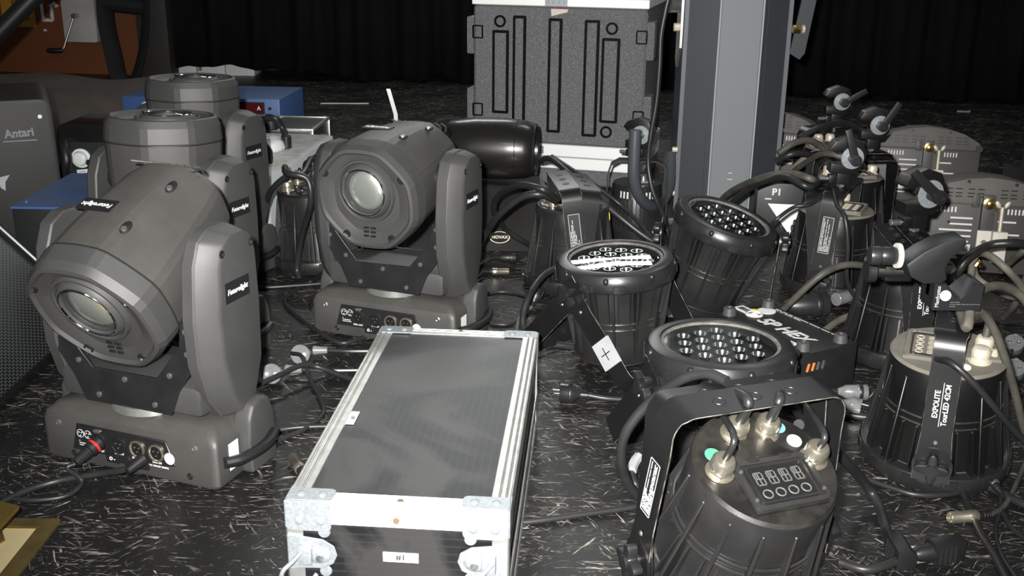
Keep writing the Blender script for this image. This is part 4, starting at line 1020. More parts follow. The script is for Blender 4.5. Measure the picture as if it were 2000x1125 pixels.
# ------------------------------------------------------------------ flat par can with white lettering
FLp, BLp, BRp, FRp = Vector((.512, 2.296, 0)), Vector((.589, 2.415, 0)), Vector((.715, 2.182, 0)), Vector((.605, 2.047, 0))
exd = (BRp - BLp); w_ = exd.length * 1.08; cen = (FLp + BLp + BRp + FRp) / 4
hxp = thing('flat_par_light', 'flat rectangular black par light lying lens down, bold white lettering on its back', 'stage light', cen, math.degrees(math.atan2(exd.y, exd.x)))
dd = .155; hh = .118
part('housing', None, lambda: B().prism([(-w_ / 2, -dd / 2), (w_ / 2, -dd / 2), (w_ / 2, dd / 2), (-w_ / 2, dd / 2)], .012, hh, bev=.004), K_plate, hxp)
part('lens_rim', None, lambda: B().prism(rrect(w_ * .9, dd * .9, .03, 4), 0, .014), K_black, hxp)
for x, y in ((-w_ / 2 + .022, dd / 2 - .02), (w_ / 2 - .022, dd / 2 - .03), (w_ / 2 - .022, -dd / 2 + .02), (-w_ / 2 + .022, -dd / 2 + .02)):
    f = part('rubber_foot', 'hxfoot', lambda: B().lathe([(.016, 0), (.0135, .016), (.011, .018), (.006, .018), (.005, .012)], 24), mat('grey rubber', (.05, .05, .05), .5), hxp, T((x, y, hh)))
    part('foot_screw', 'hxfs', lambda: B().cyl((0, 0, .01), (0, 0, .0135), .005, seg=12), K_screw, f)
text('model_lettering', '5P HEX', .05, K_white, hxp, T((.012, -.012, hh + .0003)), .0012, .95, shear=.2)
part('logo_ring', None, lambda: B().torus(.017, .0035, T((-.095, -.006, hh)), 28, 8).torus(.007, .0025, T((-.095, -.006, hh)), 20, 8), K_white, hxp)
part('fine_print', None, lambda: print_rows(.2, .012, 2, 8), K_white, hxp, T((0, .062, hh)))
part('fine_print', None, lambda: print_rows(.05, .005, 1, 9), K_white, hxp, T((.04, -.042, hh)))
part('round_sticker', None, lambda: B().cyl((0, 0, 0), (0, 0, .0008), .021, seg=28), K_stick, hxp, T((-.1, .035, hh)))
part('yellow_sticker', None, lambda: B().cyl((0, 0, 0), (0, 0, .0006), .017, seg=24), K_yel, hxp, T((-.11, .008, hh)))
o = part('barcode_sticker', None, lambda: B().box((0, 0, 0), (.058, .03, .001)), K_stick, hxp, T((-.125, -.005, hh + .0006)))
part('barcode', None, lambda: barcode(.044, .016, 2), K_blk, o)
part('white_label', None, lambda: B().box((0, 0, 0), (.04, .028, .001)), K_stick, hxp, T((.075, -.06, hh + .0006)))
for k in range(4): part('status_mark', ('hxm', k > 1), lambda: B().box((0, 0, 0), (.001, .006, .018), RX(-15)), mat('orange mark', (.8, .2, .05), .5) if k < 2 else K_screw, hxp, T((w_ / 2 + .0004, -.06 + .014 * k, .085)))

# ------------------------------------------------------------------ flood lights
def flood(label, xy, yaw, tilt, group, clampside=True):
    t = thing('flood_light', label, 'flood light', M=T((xy[0], xy[1], 0)) @ RZ(yaw) @ RX(tilt), group=group)
    zb = .205
    arch = [(-.185, zb), (.185, zb), (.187, .215), (.17, .236), (.12, .264), (.06, .28), (0, .286), (-.06, .28), (-.12, .264), (-.17, .236), (-.187, .215)]
    part('lower_housing', 'fl_low', lambda: B().prism([(-.18, .004), (.18, .004), (.182, zb), (-.182, zb)], 0, .12, T((0, .12, 0)) @ FRONT, bev=.005), K_floodp, t)
    part('arched_cover', 'fl_arch', lambda: B().prism(arch, 0, .14, T((0, .128, 0)) @ FRONT, bev=.006), K_flood, t)
    for x0 in (-.11, -.05, .04, .1):
        for x in (x0, x0 + .026):
            for z in (.228, .238, .25):
                if abs(x) < .135 or z < .24: part('vent_slot', 'fl_v', lambda: B().box((0, 0, 0), (.018, .002, .0035)), K_black, t, T((x, -.0125, z)))
    for x in (-.135, -.125, -.115, -.105, -.095, -.085, .06, .07, .08, .09, .1):
        part('tick_mark', 'fl_t', lambda: B().box((0, -.0005, 0), (.0045, .0015, .016)), K_white, t, T((x, 0, .187)))
    for x, z, L in ((-.066, .163, .062), (-.066, .145, .062), (-.08, .127, .09), (-.08, .11, .09), (-.07, .094, .06), (.06, .157, .05), (.075, .12, .045), (.075, .105, .045), (.07, .09, .04), (-.07, .058, .055), (-.08, .045, .03)):
        part('white_stripe', ('fl_s', L), lambda: B().box((0, -.0005, 0), (L, .0015, .0052)), K_white, t, T((x, 0, z)))
    for x, z in ((-.17, .18), (-.17, .07), (.17, .18), (.16, .1), (-.1, .15)):
        part('panel_screw', 'fl_sc', lambda: B().cyl((0, .001, 0), (0, -.0025, 0), .0045, seg=10), K_black, t, T((x, 0, z)))
    for x, z in ((-.06, .272), (.07, .268), (.165, .222), (-.165, .222)): part('cover_screw', 'fl_sc2', lambda: B().cyl((0, -.0115, 0), (0, -.015, 0), .005, seg=10), K_black, t, T((x, 0, z)))
    o = part('barcode_sticker', 'fl_b', lambda: B().box((0, -.001, 0), (.058, .0015, .026)), K_stick, t, T((-.062, 0, .073)))
    part('barcode', 'fl_bc', lambda: barcode(.042, .015, 6), K_blk, o, T((0, -.001, 0)) @ FRONT)
    o = part('bracket', 'fl_br', lambda: B().box((0, -.012, .17), (.034, .022, .13), bev=.002).box((-.033, -.008, .216), (.02, .014, .036), bev=.002), K_floodp, t, T((.0, 0, 0)))
    part('brass_knob', 'fl_k', lambda: B().lathe([(.017, 0), (.017, .004), (.01, .006), (.008, .014), (.0, .016)], 20, T((.0, -.022, .212)) @ FRONT).cyl((.0, -.03, .212), (.026, -.03, .192), .0026, seg=8), K_gold, t)
    wb = part('wing_bolt', 'fl_wb', lambda: B().cyl((.034, -.034, .135), (.034, -.034, .205), .0055, seg=12), K_glandd, t)
    for s in (-1, 1): part('wing', ('fl_w', s), lambda: B().sphere((0, 0, 0), .011, (.62, .35, 1.1), 12), K_glandd, wb, T((.034 + s * .0125, -.034, .212)) @ RY(s * 32))
    o = part('hook_block', 'fl_hb', lambda: B().box((.034, -.034, .09), (.04, .034, .09), bev=.002).box((-.004, -.02, .1), (.038, .012, .066), bev=.002), K_white2, t)
    part('set_screw', 'fl_ss', lambda: B().cyl((-.004, -.0255, .1), (-.004, -.031, .1), .007, seg=14).box((.002, -.0275, .1), (.03, .003, .004)), K_screw, o)
    part('pivot_disc', 'fl_pd', lambda: B().cyl((.172, -.01, .214), (.172, -.02, .214), .012, seg=16), K_black, t)
    return t
GF = 'grey flood lights at the right'
flood('arched grey flood light standing at the back right, partly hidden by the nearer flood', (1.505, 3.86), -12, -6, GF)
pP = aty(1922, 500, 3.0)
flood('nearer arched grey flood light at the right edge, white wing bolt and barcode sticker', (pP.x, 3.02), -10, -5, GF)
flood('flood light mostly hidden behind the grey tower and the cable tangle', (1.0, 4.17), -25, -8, GF)
fr = thing('finned_lamp_housing', 'dark finned lamp housing with white barcode at the far right edge', 'stage light', (1.835, 3.62, 0), 12)
part('housing', None, lambda: B().box((.06, 0, .13), (.2, .2, .26), bev=.008), K_par, fr)
for k in range(5): part('fin', ('frf',), lambda: B().box((0, 0, .1), (.008, .18, .19), bev=.002), K_par, fr, T((-.055 - .014 * k, 0, 0)))
part('side_rail', None, lambda: B().cyl((-.035, -.105, .0), (-.035, -.105, .225), .008, seg=12), K_flood, fr)
o = part('barcode_sticker', None, lambda: B().box((.005, -.1012, .17), (.045, .001, .07)), K_stick, fr); part('barcode', None, lambda: barcode(.055, .018, 3), K_blk, o, T((.005, -.1018, .17)) @ FRONT @ RZ(90))

# ------------------------------------------------------------------ pipe clamps
def jaw_b():
    P = [(-.04, .04), (.028, .038), (.044, .06), (.05, .095), (.036, .126), (.0, .138), (-.036, .124), (-.05, .104), (-.03, .094), (-.004, .104), (.014, .098), (.018, .082), (.008, .07), (-.014, .064), (-.04, .066)]
    return B().prism(P, -.021, .021, FRONT, bev=.003, seg=2)
def clamp(label, M, lever=120, group='pipe clamps on the lights', s=1.):
    t = thing('pipe_clamp', label, 'clamp', M=M @ SCL(s, s, s), group=group)
    part('jaw', 'cl_jaw', jaw_b, K_pard, t)
    part('mounting_bolt', 'cl_bolt', lambda: B().cyl((0, 0, -.026), (0, 0, .03), .0055, seg=10).prism(ngon(.011, 6), .001, .009), K_screw, t)
    part('swivel_block', 'cl_sw', lambda: B().box((0, 0, .026), (.036, .034, .034), bev=.003).box((-.028, -.004, .022), (.022, .026, .022), bev=.004), K_pard, t)
    part('side_pin', 'cl_pin', lambda: B().cyl((-.036, -.004, .022), (-.062, -.004, .022), .0065, seg=12, bev=.001), K_screw, t)
    part('washer', 'cl_wash', lambda: B().lathe([(.029, 0), (.03, .001), (.029, .003), (.01, .004)], 32, T((.012, -.022, .084)) @ FRONT), K_zinc, t)
    lv = part('lever', 'cl_lev', lambda: B().prism([(-.011, -.006), (.011, -.006), (.0085, .085), (-.0085, .085)], -.006, .006, bev=.003), K_black, t, T((.012, -.048, .084)) @ FRONT @ RZ(lever))
    part('lever_boss', 'cl_boss', lambda: B().lathe([(.013, -.026), (.0135, -.01), (.015, .0), (.015, .01), (.009, .0105), (.0085, .007), (.0, .007)], 24), K_black, lv)
    return t
def on_bar(root, P, z=.2435, x=0., ya=0.): 
    return root.matrix_world @ P @ RX(ya) @ T((x, 0, z)) @ Matrix.Rotation(-root.matrix_world.to_euler().z, 4, 'Z')
clamp('black pipe clamp with silver washer on the bracket of the type-labelled par', on_bar(M_, MP, ya=3, x=-.05), 22)
clamp('pipe clamp with a long black lever raised, on the par before the far flood', on_bar(N_, NP, x=.06), -32)
clamp('pipe clamp with a big white washer beside the nearer flood light', on_bar(L_, LP) @ RZ(15), 50, s=1.08)
clamp('dark pipe clamp above the small vented spotlight, left of the tower', sl.matrix_world @ T((0, 0, .251)) @ RZ(-20), 165, s=1.)
# a further par with clamp far back beside the tower
Q_, QB, QP = led_par('farthest LED par light, mostly hidden behind the others beside the tower', (1.13, 3.78), 20, .062, yokes=((0, True),), dusty=1)
clamp('farthest pipe clamp, standing highest against the black curtain at right', on_bar(Q_, QP), -60)

# big clamp on the lettered par
kb = on_bar(Kt, KP)
sc_ = thing('lever_clamp', 'large black V jawed clamp with angular lever on top of the lettered par', 'clamp', M=T((0, 0, .0)) @ kb)
inv = sc_.matrix_world.inverted()
def kp(px, py, yy): return inv @ aty(px, py, yy)
part('mounting_bolt', None, lambda: B().cyl((0, 0, -.02), (0, 0, .04), .007, seg=12), K_screw, sc_)
v0 = kp(1872, 580, 1.70)
VJ = [(-.041, -.025), (.041, -.025), (.041, .022), (.03, .023), (.004, -.002), (-.004, -.002), (-.022, .023), (-.041, .023)]
vj = part('v_jaw', None, lambda: B().prism(VJ, -.06, 0, FRONT, bev=.0015, seg=1), K_black, sc_, T(v0))
part('jaw_rivet', None, lambda: B().lathe([(.0095, 0), (.009, .002), (.004, .003), (.0, .003)], 20, T((-.022, 0, .002)) @ FRONT), K_white2, vj)
text('maker_lettering', 'Manfrotto', .009, K_tape, vj, T((-.0345, -.0004, .0)) @ FRONT @ RZ(90), .0001)
part('fine_print', None, lambda: print_rows(.05, .011, 3, 12, .3), mat('dim grey print', (.12, .12, .12), .5), vj, T((.012, 0, -.013)) @ FRONT)
part('swivel_block', None, lambda: B().box((v0.x - .055, .02, v0.z), (.05, .04, .035), bev=.006).cyl((v0.x - .1, .0, v0.z + .0), (v0.x - .05, .0, v0.z), .008, seg=12), K_pard, sc_)
part('tension_knob', None, lambda: B().cyl((v0.x - .115, 0, v0.z + .004), (v0.x - .098, 0, v0.z + .004), .021, seg=20, bev=.003), K_black, sc_)
lv0 = kp(1815, 500, 1.72)
LVP = [(-.046, -.008), (-.02, .014), (.012, .032), (.046, .038), (.05, .028), (.044, .018), (.024, .0), (.02, -.016), (.026, -.034), (.016, -.04), (-.012, -.042), (-.036, -.03)]
part('lever_body', None, lambda: B().prism(LVP, -.026, .026, FRONT, bev=.005, seg=2), K_black, sc_, T(lv0))
part('washer', None, lambda: B().lathe([(.0, 0), (.021, 0), (.0215, .002), (.021, .007), (.0, .007)], 28, T((lv0.x - .056, lv0.y, lv0.z + .0)) @ RY(90)), K_white2, sc_)
part('ribbed_knob', None, lambda: B().lathe([(.0, 0), (.015, 0), (.0165, .004), (.0165, .016), (.014, .018), (.016, .022), (.016, .036), (.014, .044), (.0, .045)], 24, T((lv0.x - .1, lv0.y, lv0.z + .0)) @ RY(90)), K_par, sc_)
part('jaw_arm', None, lambda: B().box((v0.x - .03, v0.y + .03, v0.z + .04), (.022, .022, .1), RY(0), bev=.004), K_flood, sc_)

# ------------------------------------------------------------------ cables, connectors and plugs
def pts(L): return [at(*p) if isinstance(p, tuple) else p for p in L]
def frame(p, d):
    return T(p) @ Vector(d).normalized().to_track_quat('Z', 'X').to_matrix().to_4x4()
def xlr(parent, p, d, m=None, s=1.):      # p = back of the boot, d = direction towards the contacts
    M = frame(p, d) @ SCL(s, s, s); m = m or K_gland
    o = part('connector_shell', 'xlrs', lambda: B().lathe([(.0085, .022), (.0095, .024), (.0095, .036), (.0088, .037), (.0088, .064), (.0080, .066), (.0075, .058), (.0, .058)], 24), m, parent, M)
    part('connector_boot', 'xlrb', lambda: B().lathe([(.0045, 0), (.0052, .002), (.0046, .004), (.0058, .007), (.0052, .009), (.0066, .012), (.006, .014), (.0076, .018), (.008, .024), (.0, .024)], 20), K_black, parent, M)
    for k in range(3): part('contact_pin', 'xlrp', lambda: B().cyl((.0035, 0, .055), (.0035, 0, .064), .0012, seg=8), K_screw, o, RZ(120 * k))
def schuko(parent, p, d, m, pin=True, s=1., roll=0.):
    M = frame(p, d) @ RZ(roll) @ SCL(s, s, s)
    o = part('plug_body', 'sch', lambda: B().lathe([(.006, 0), (.0075, .006), (.0068, .01), (.008, .014), (.0075, .018), (.012, .026), (.0205, .036), (.0215, .04), (.0205, .043), (.0205, .06), (.0195, .0615), (.0, .0615)], 28), m, parent, M)
    part('grip_collar', 'schc', lambda: B().torus(.0208, .0012, T((0, 0, .041)), 28, 6), m, o)
    for q in (-1, 1):
        if pin: part('plug_pin', 'schp', lambda: B().cyl((0, 0, .06), (0, 0, .079), .0026, seg=10, bev=.0006), K_chr, o, T((q * .0095, 0, 0)))
        part('earth_clip', 'sche', lambda: B().box((0, 0, .053), (.006, .002, .017)), K_screw, o, T((0, q * .0203, 0)))
def inline_plug(parent, p, d, m, s=1.):    # chunky straight plug
    M = frame(p, d) @ SCL(s, s, s)
    o = part('plug_body', 'inl', lambda: B().lathe([(.008, 0), (.012, .01), (.0185, .022), (.0195, .05), (.0215, .052), (.0215, .075), (.0205, .077), (.018, .072), (.0, .07)], 28), m, parent, M)
    part('locking_ring', 'inlr', lambda: B().lathe([(.0218, .054), (.0225, .056), (.0225, .062), (.0218, .064)], 28, caps=(False, False)), K_black, o)
def iec(parent, p, d, s=1., roll=0.):
    M = frame(p, d) @ RZ(roll) @ SCL(s, s, s)
    o = part('plug_body', 'iec', lambda: B().prism([(-.017, -.012), (.017, -.012), (.017, .006), (.010, .013), (-.010, .013), (-.017, .006)], .03, .075, bev=.002).lathe([(.006, 0), (.0075, .004), (.0068, .008), (.010, .014), (.013, .034)], 20), K_black, parent, M)
    for k in range(4): part('grip_rib', 'iecr', lambda: B().box((0, -.0125, 0), (.024, .002, .003)), K_cable, o, T((0, 0, .038 + .007 * k)))
def cable(label, L, r=.0055, m=None, group=None, name='cable', smooth=8):
    m = m or K_cable; P = pts(L)
    t = thing(name, label, 'cable', (P[0].x, P[0].y, 0), 0, group)
    o = Vector((P[0].x, P[0].y, 0))
    part('cord', None, lambda: B().tube([p - o for p in P], r, 10, smooth), m, t, ang=60)
    t['_o'] = 0; del t['_o']
    def loc(p): return Vector(p) - o
    return t, loc, P
# --- left
t, lo, P = cable('black power lead leaving the front moving head and running off the left edge', [(268, 905, .05), (240, 918, .035), (190, 926, .02), (110, 940, .008), (40, 963, .006), (-30, 1000, .006)], .0062, name='power_cable')
part('lead_plug', None, lambda: B().cyl(lo(P[0]) + Vector((.008, .012, .004)), lo(P[0]) + Vector((-.012, -.018, -.006)), .012, .007, 14, .002), K_black, t)
t, lo, P = cable('thin signal cable with a red ringed plug in the front moving head base', [(146, 906, .045), (132, 915, .04), (160, 940, .01), (130, 968, .005), (60, 977, .005), (0, 968, .005), (-30, 962, .005)], .0045, name='signal_cable')
q0, q1 = lo(at(195, 862, .068)), lo(at(148, 903, .047))
part('plug_barrel', None, lambda: B().cyl(q0, q0.lerp(q1, .45), .0135, .0135, 20, .001), K_black, t)
part('plug_red_ring', None, lambda: B().cyl(q0.lerp(q1, .18), q0.lerp(q1, .27), .0143, .0143, 20, .001), K_red, t)
part('plug_boot', None, lambda: [b_ for b_ in [B()] if [b_.cyl(q0.lerp(q1, .45 + .09 * k), q0.lerp(q1, .53 + .09 * k), .0108 - .0004 * k, .0112 - .0004 * k, 16, .001) for k in range(6)]][0].cyl(q0.lerp(q1, .4), q1, .009, .008, 14), K_cable, t)
t, lo, P = cable('black lead lying from behind the front moving head to the flight case', [(440, 915, .005), (470, 890, .005), (515, 850, .005), (570, 836, .005), (660, 832, .005), (740, 832, .005)], .005, name='power_cable')
t, lo, P = cable('black lead crossing the upright clear plug beside the front moving head', [(490, 758, .03), (540, 735, .035), (590, 713, .035), (625, 718, .02), (690, 742, .006), (760, 765, .006)], .006, name='power_cable')
t, lo, P = cable('black lead arcing from the clear plug towards the flight case', [(570, 690, .035), (590, 697, .04), (605, 740, .01), (632, 800, .005), (600, 835, .005), (540, 862, .005)], .0048, name='power_cable')
# two translucent mains plugs
def clear_plug(label, px, py, ex, ey):
    P0 = at(px, py, .024)
    t = thing('mains_plug', label, 'plug', (P0.x, P0.y, 0), 0, 'translucent mains plugs')
    e_ = at(ex, ey, .02); d = Vector((-.0, -1., .35))
    M = frame(Vector((0, .03, .014)), d)
    o = part('plug_face', 'clp', lambda: B().lathe([(.008, 0), (.016, .01), (.0225, .02), (.0225, .042), (.021, .044), (.0, .044)], 30), K_clear, t, M)
    for q in (-1, 1):
        part('contact_socket', 'clps', lambda: B().lathe([(.0045, .044), (.0045, .0455), (.003, .0455), (.003, .0445)], 14), K_screw, o, T((0, q * .0095, 0)))
        part('earth_clip', 'clpe', lambda: B().box((q * .0222, 0, .035), (.003, .007, .02)), K_chr, o)
    part('strain_relief', None, lambda: B().cyl((.02, .035, .02), e_ - Vector((P0.x, P0.y, 0)), .011, .008, 16, .002), K_clear, t)
    part('cord', None, lambda: B().tube([e_ - Vector((P0.x, P0.y, 0)), e_ - Vector((P0.x, P0.y, 0)) + Vector((.05, .02, -.01)), e_ - Vector((P0.x, P0.y, 0)) + Vector((.14, .035, -.014))], .005, 8, 6), K_cable, t)
clear_plug('translucent grey mains plug face up nearest the front moving head', 532, 730, 590, 722)
clear_plug('translucent grey mains plug farther from the camera, beside the second moving head', 588, 692, 640, 684)
t, lo, P = cable('black power lead running behind the clear plugs to the moving head by the flight case', [(640, 527, .1), (610, 548, .006), (570, 572, .006), (556, 590, .006), (580, 615, .006), (625, 650, .006), (668, 670, .006), (720, 656, .006), (760, 650, .006)], .0055, name='power_cable')
t, lo, P = cable('short black lead lying behind the second left moving head', [(500, 562, .006), (545, 560, .006), (600, 556, .006), (650, 552, .006)], .005, name='power_cable')
t, lo, P = cable('silver microphone type connector lying left of the flight case', [(640, 985, .006), (615, 955, .006), (596, 930, .009)], .004, name='signal_cable')
xlr(t, lo(P[-1]), P[-1] - P[0] + Vector((-.02, .05, 0)), s=1.15)
t, lo, P = cable('black lead running from the flight case right side towards the nearest par', [(1000, 1022, .005), (1060, 1016, .005), (1150, 1003, .005), (1240, 990, .005), (1310, 975, .005)], .0055, name='power_cable')
# --- middle
t, lo, P = cable('black mains plug with two steel pins right of the flight case', [(1290, 790, .01), (1240, 782, .012), (1185, 778, .016), (1150, 772, .02)], .0058, name='mains_plug')
t['category'] = 'plug'
schuko(t, lo(P[-1]) + Vector((.0, 0, 0)), Vector((-1, .18, .0)), K_black, s=.98, roll=90)
t, lo, P = cable('thick black lead looping out left of the taped par', [(1092, 520, .12), (1060, 540, .11), (1035, 575, .09), (1022, 615, .05), (1026, 645, .02), (1060, 668, .008), (1115, 677, .008), (1170, 690, .008)], .0088, name='power_cable')
t, lo, P = cable('thin looped signal cable on the floor behind the flight case', [(940, 574, .005), (985, 570, .005), (1030, 580, .005), (1036, 605, .005), (1000, 632, .005), (950, 630, .005), (925, 615, .005)], .0042, name='signal_cable')
t, lo, P = cable('silver tipped signal connectors beside the moving head by the flight case', [(900, 560, .012), (930, 545, .012), (945, 530, .014)], .005, name='signal_cable'); xlr(t, lo(P[-1]), Vector((1, .05, .0)), s=1.1)
t, lo, P = cable('black cylindrical cable coupler in front of the moulded case', [(930, 525, .02), (950, 510, .03), (970, 503, .032)], .006, name='signal_cable'); inline_plug(t, lo(P[-1]), Vector((1, .02, 0)), K_black, .75)
t, lo, P = cable('small plug with two upright pins behind the flight case right corner', [(1012, 668, .006), (1010, 640, .006), (1018, 615, .008), (1038, 600, .01)], .005, K_cabt, name='mains_plug'); t['category'] = 'plug'; schuko(t, lo(P[-1]), Vector((.3, .75, .6)), K_cable, s=.85)
t, lo, P = cable('upper black loop of cable arching left out of the glossy par', [(1090, 388, .3), (1060, 370, .34), (1015, 362, .33), (975, 380, .27), (965, 412, .2), (985, 445, .12), (1020, 470, .07), (1060, 490, .02)], .0085, group=None, name='power_cable')
t, lo, P = cable('lower black cable arching left out of the glossy par down behind the moving head', [(1085, 392, .28), (1060, 380, .31), (1020, 385, .3), (975, 420, .24), (950, 455, .17), (930, 490, .1), (915, 520, .05)], .0095, name='power_cable')
t, lo, P = cable('thick straight black cable running down over the glossy par towards the taped par', [(1055, 312, .28), (1080, 312, .3), (1130, 355, .27), (1200, 415, .2), (1260, 462, .14), (1310, 490, .1)], .0088, name='power_cable')
t, lo, P = cable('thin black cable beside the thick straight one above the glossy par', [(1078, 305, .3), (1145, 350, .27), (1212, 400, .2), (1252, 440, .16), (1282, 478, .12)], .006, name='power_cable')
hy = 3.3
t, lo, P = cable('long black cable hanging down from above between the rack case and the tower', [aty(1330, -900, hy), aty(1325, -500, hy), aty(1318, -150, hy), aty(1310, -30, hy), aty(1300, 20, hy), aty(1291, 70, hy), aty(1288, 130, hy), aty(1282, 200, hy), aty(1270, 270, hy), aty(1266, 320, hy), aty(1274, 370, hy - .02), aty(1290, 410, hy - .06), aty(1302, 450, hy - .15), at(1310, 480, .02)], .0078, name='power_cable')
# --- cables around J
gw = lambda root, Bm, k, h: root.matrix_world @ Bm @ Vector((*[(-.0706, .0015), (-.02, .0577), (.0258, .053), (.0707, -.0038)][k], .19 + h))
def gcable(label, root, Bm, k, tail, r=.0058, m=None, up=.05):     # a lead fixed in a gland belongs to its lamp
    P = pts([gw(root, Bm, k, 0), gw(root, Bm, k, up)] + tail); inv = root.matrix_world.inverted()
    return part('power_lead', None, lambda: B().tube([inv @ p for p in P], r, 10, 8), m or K_cable, root, ang=60)
gcable('thin lead rising from the leftmost gland of the nearest par', J, JB, 0, [(1405, 800, .33), (1395, 770, .335), (1380, 740, .30), (1360, 790, .15)], .0046)
gcable('thick lead bending back from the second gland of the nearest par', J, JB, 1, [(1420, 760, .345), (1395, 745, .32), (1360, 770, .25), (1340, 820, .1)], .0072)
gcable('thick lead from the third gland of the nearest par passing under its bracket', J, JB, 2, [(1519, 765, .33), (1512, 735, .3), (1535, 765, .24), (1565, 820, .15)], .0072)
gcable('thin lead from the rightmost gland of the nearest par', J, JB, 3, [(1590, 812, .32), (1560, 775, .3), (1525, 748, .28), (1508, 790, .19)], .0046, up=.03)
t, lo, P = cable('big black loop of cable standing left of the nearest par', [(1420, 745, .36), (1380, 730, .36), (1330, 742, .34), (1270, 785, .29), (1225, 840, .24), (1213, 890, .19), (1225, 940, .13), (1255, 980, .08), (1300, 1020, .05), (1340, 1040, .03)], .0078, name='power_cable')
part('cable_sleeve', None, lambda: B().tube([lo(at(1262, 985, .074)), lo(at(1280, 1003, .062)), lo(at(1300, 1020, .05))], .0105, 12, 4), K_black, t)
t, lo, P = cable('second black loop inside the big one, ending in a frayed grey connector', [(1232, 915, .10), (1240, 945, .09), (1262, 975, .06), (1300, 1000, .05), (1345, 1010, .03)], .0065, name='signal_cable')
xlr(t, lo(at(1240, 912, .09)), Vector((.5, .7, .2)), K_black, s=1.2)
part('torn_tape', None, lambda: B().tube([lo(at(1232, 922, .1)), lo(at(1238, 905, .1)), lo(at(1247, 893, .1))], .009, 8, 4), K_tape, t)
t, lo, P = cable('black cable descending from the nearest par to the black appliance plug', [(1560, 830, .27), (1600, 850, .22), (1650, 900, .14), (1690, 945, .05), (1715, 985, .02), (1730, 1035, .016)], .0085, name='power_cable')
iec(t, lo(P[-1]), Vector((.03, -1, -.05)), 1.25, 180)
t, lo, P = cable('black appliance plug lying on its side at the bottom right', [(1640, 1098, .006), (1700, 1112, .008), (1775, 1085, .014)], .0075, name='power_cable'); iec(t, lo(P[-1]), Vector((1, .26, .02)), 1.25, 180)
t, lo, P = cable('thin cable curving round the front of the lettered par on the floor', [(1665, 905, .02), (1690, 933, .006), (1740, 952, .006), (1790, 966, .006), (1850, 966, .006), (1890, 955, .006)], .0052, name='signal_cable')
# --- right front connectors
t, lo, P = cable('silver connector with grey ring lying in front of the lettered par', [(2030, 850, .01), (2005, 900, .008), (1980, 955, .008), (1960, 990, .008), (1935, 1005, .012)], .0045, K_cabg, name='signal_cable'); xlr(t, lo(P[-1]), Vector((-1, -.16, 0)), s=1.15)
t, lo, P = cable('silver connector pointing away at the right of the lettered par', [(2010, 1060, .006), (1975, 1030, .006), (1955, 990, .008), (1957, 965, .012)], .0045, name='signal_cable'); xlr(t, lo(P[-1]), Vector((-.15, 1, .2)), s=1.05)
t, lo, P = cable('black floor cable from under the lettered par to the bottom right corner', [(1880, 960, .006), (1905, 1020, .006), (1950, 1100, .006), (1990, 1180, .006)], .0068, name='power_cable')
t, lo, P = cable('thick dark cable leaving the lettered par to the right edge', [(1905, 940, .008), (1950, 960, .008), (2000, 985, .008), (2060, 1005, .008)], .008, name='power_cable')
t, lo, P = cable('thin cable looping down to the bottom edge beside the silver connectors', [(1960, 985, .006), (1945, 1030, .005), (1955, 1080, .005), (1985, 1130, .005)], .004, name='signal_cable')
# --- K cables
gcable('dusty thick cable rising from the lettered par into the big clamp and over to the right', Kt, KB, 0, [(1888, 640, .33), (1900, 585, .35), (1935, 560, .34), (1975, 565, .31), (2010, 600, .26), (2030, 680, .15)], .0085, K_cabt)
gcable('grey printed cable falling from the big clamp to the right edge', Kt, KB, 1, [(1890, 620, .33), (1915, 610, .33), (1945, 650, .29), (1975, 740, .2), (1998, 830, .1), (2020, 900, .02)], .0075, K_cabg)
t, lo, P = cable('black cable sweeping down from the back plate of the lettered par to the right', [(1830, 700, .27), (1860, 710, .28), (1905, 752, .25), (1950, 805, .2), (1990, 850, .15), (2040, 900, .1)], .0058, name='power_cable')
t, lo, P = cable('dusty grey brown loop of cable behind the big clamp', [(1890, 610, .1), (1895, 550, .15), (1905, 500, .2), (1930, 498, .22), (1965, 525, .2), (1995, 560, .15), (1990, 580, .12), (1950, 570, .12), (1910, 545, .14), (1900, 520, .16)], .009, K_cabt, name='power_cable')
t, lo, P = cable('thick black cable arching in front of the nearer flood light', [(1850, 560, .1), (1865, 540, .17), (1890, 505, .22), (1930, 480, .24), (1975, 475, .25), (2030, 480, .24)], .0105, K_cable, name='power_cable')
t, lo, P = cable('dark cable running level behind the big clamp to the right edge', [(1850, 555, .12), (1900, 555, .12), (1960, 560, .12), (2040, 565, .12)], .009, K_cable, name='power_cable')
t, lo, P = cable('black cable on the floor right of the big clamp', [(1880, 640, .01), (1930, 632, .008), (1990, 628, .008), (2050, 630, .008)], .0075, K_cable, name='power_cable')
t, lo, P = cable('dusty cable rising at the right edge beside the flood light', [(1960, 620, .02), (1985, 590, .08), (2005, 540, .15), (2030, 500, .2)], .0085, K_cabg, name='power_cable')
t, lo, P = cable('dark cable slanting under the arching one at the right edge', [(1955, 530, .1), (1975, 510, .14), (2000, 490, .18), (2035, 470, .2)], .009, K_cabg, name='power_cable')
part('plastic_tie', None, lambda: B().tube([lo(at(1905, 520, .19)), lo(at(1912, 512, .2)), lo(at(1918, 520, .19))], .006, 8, 4), K_gold, t)
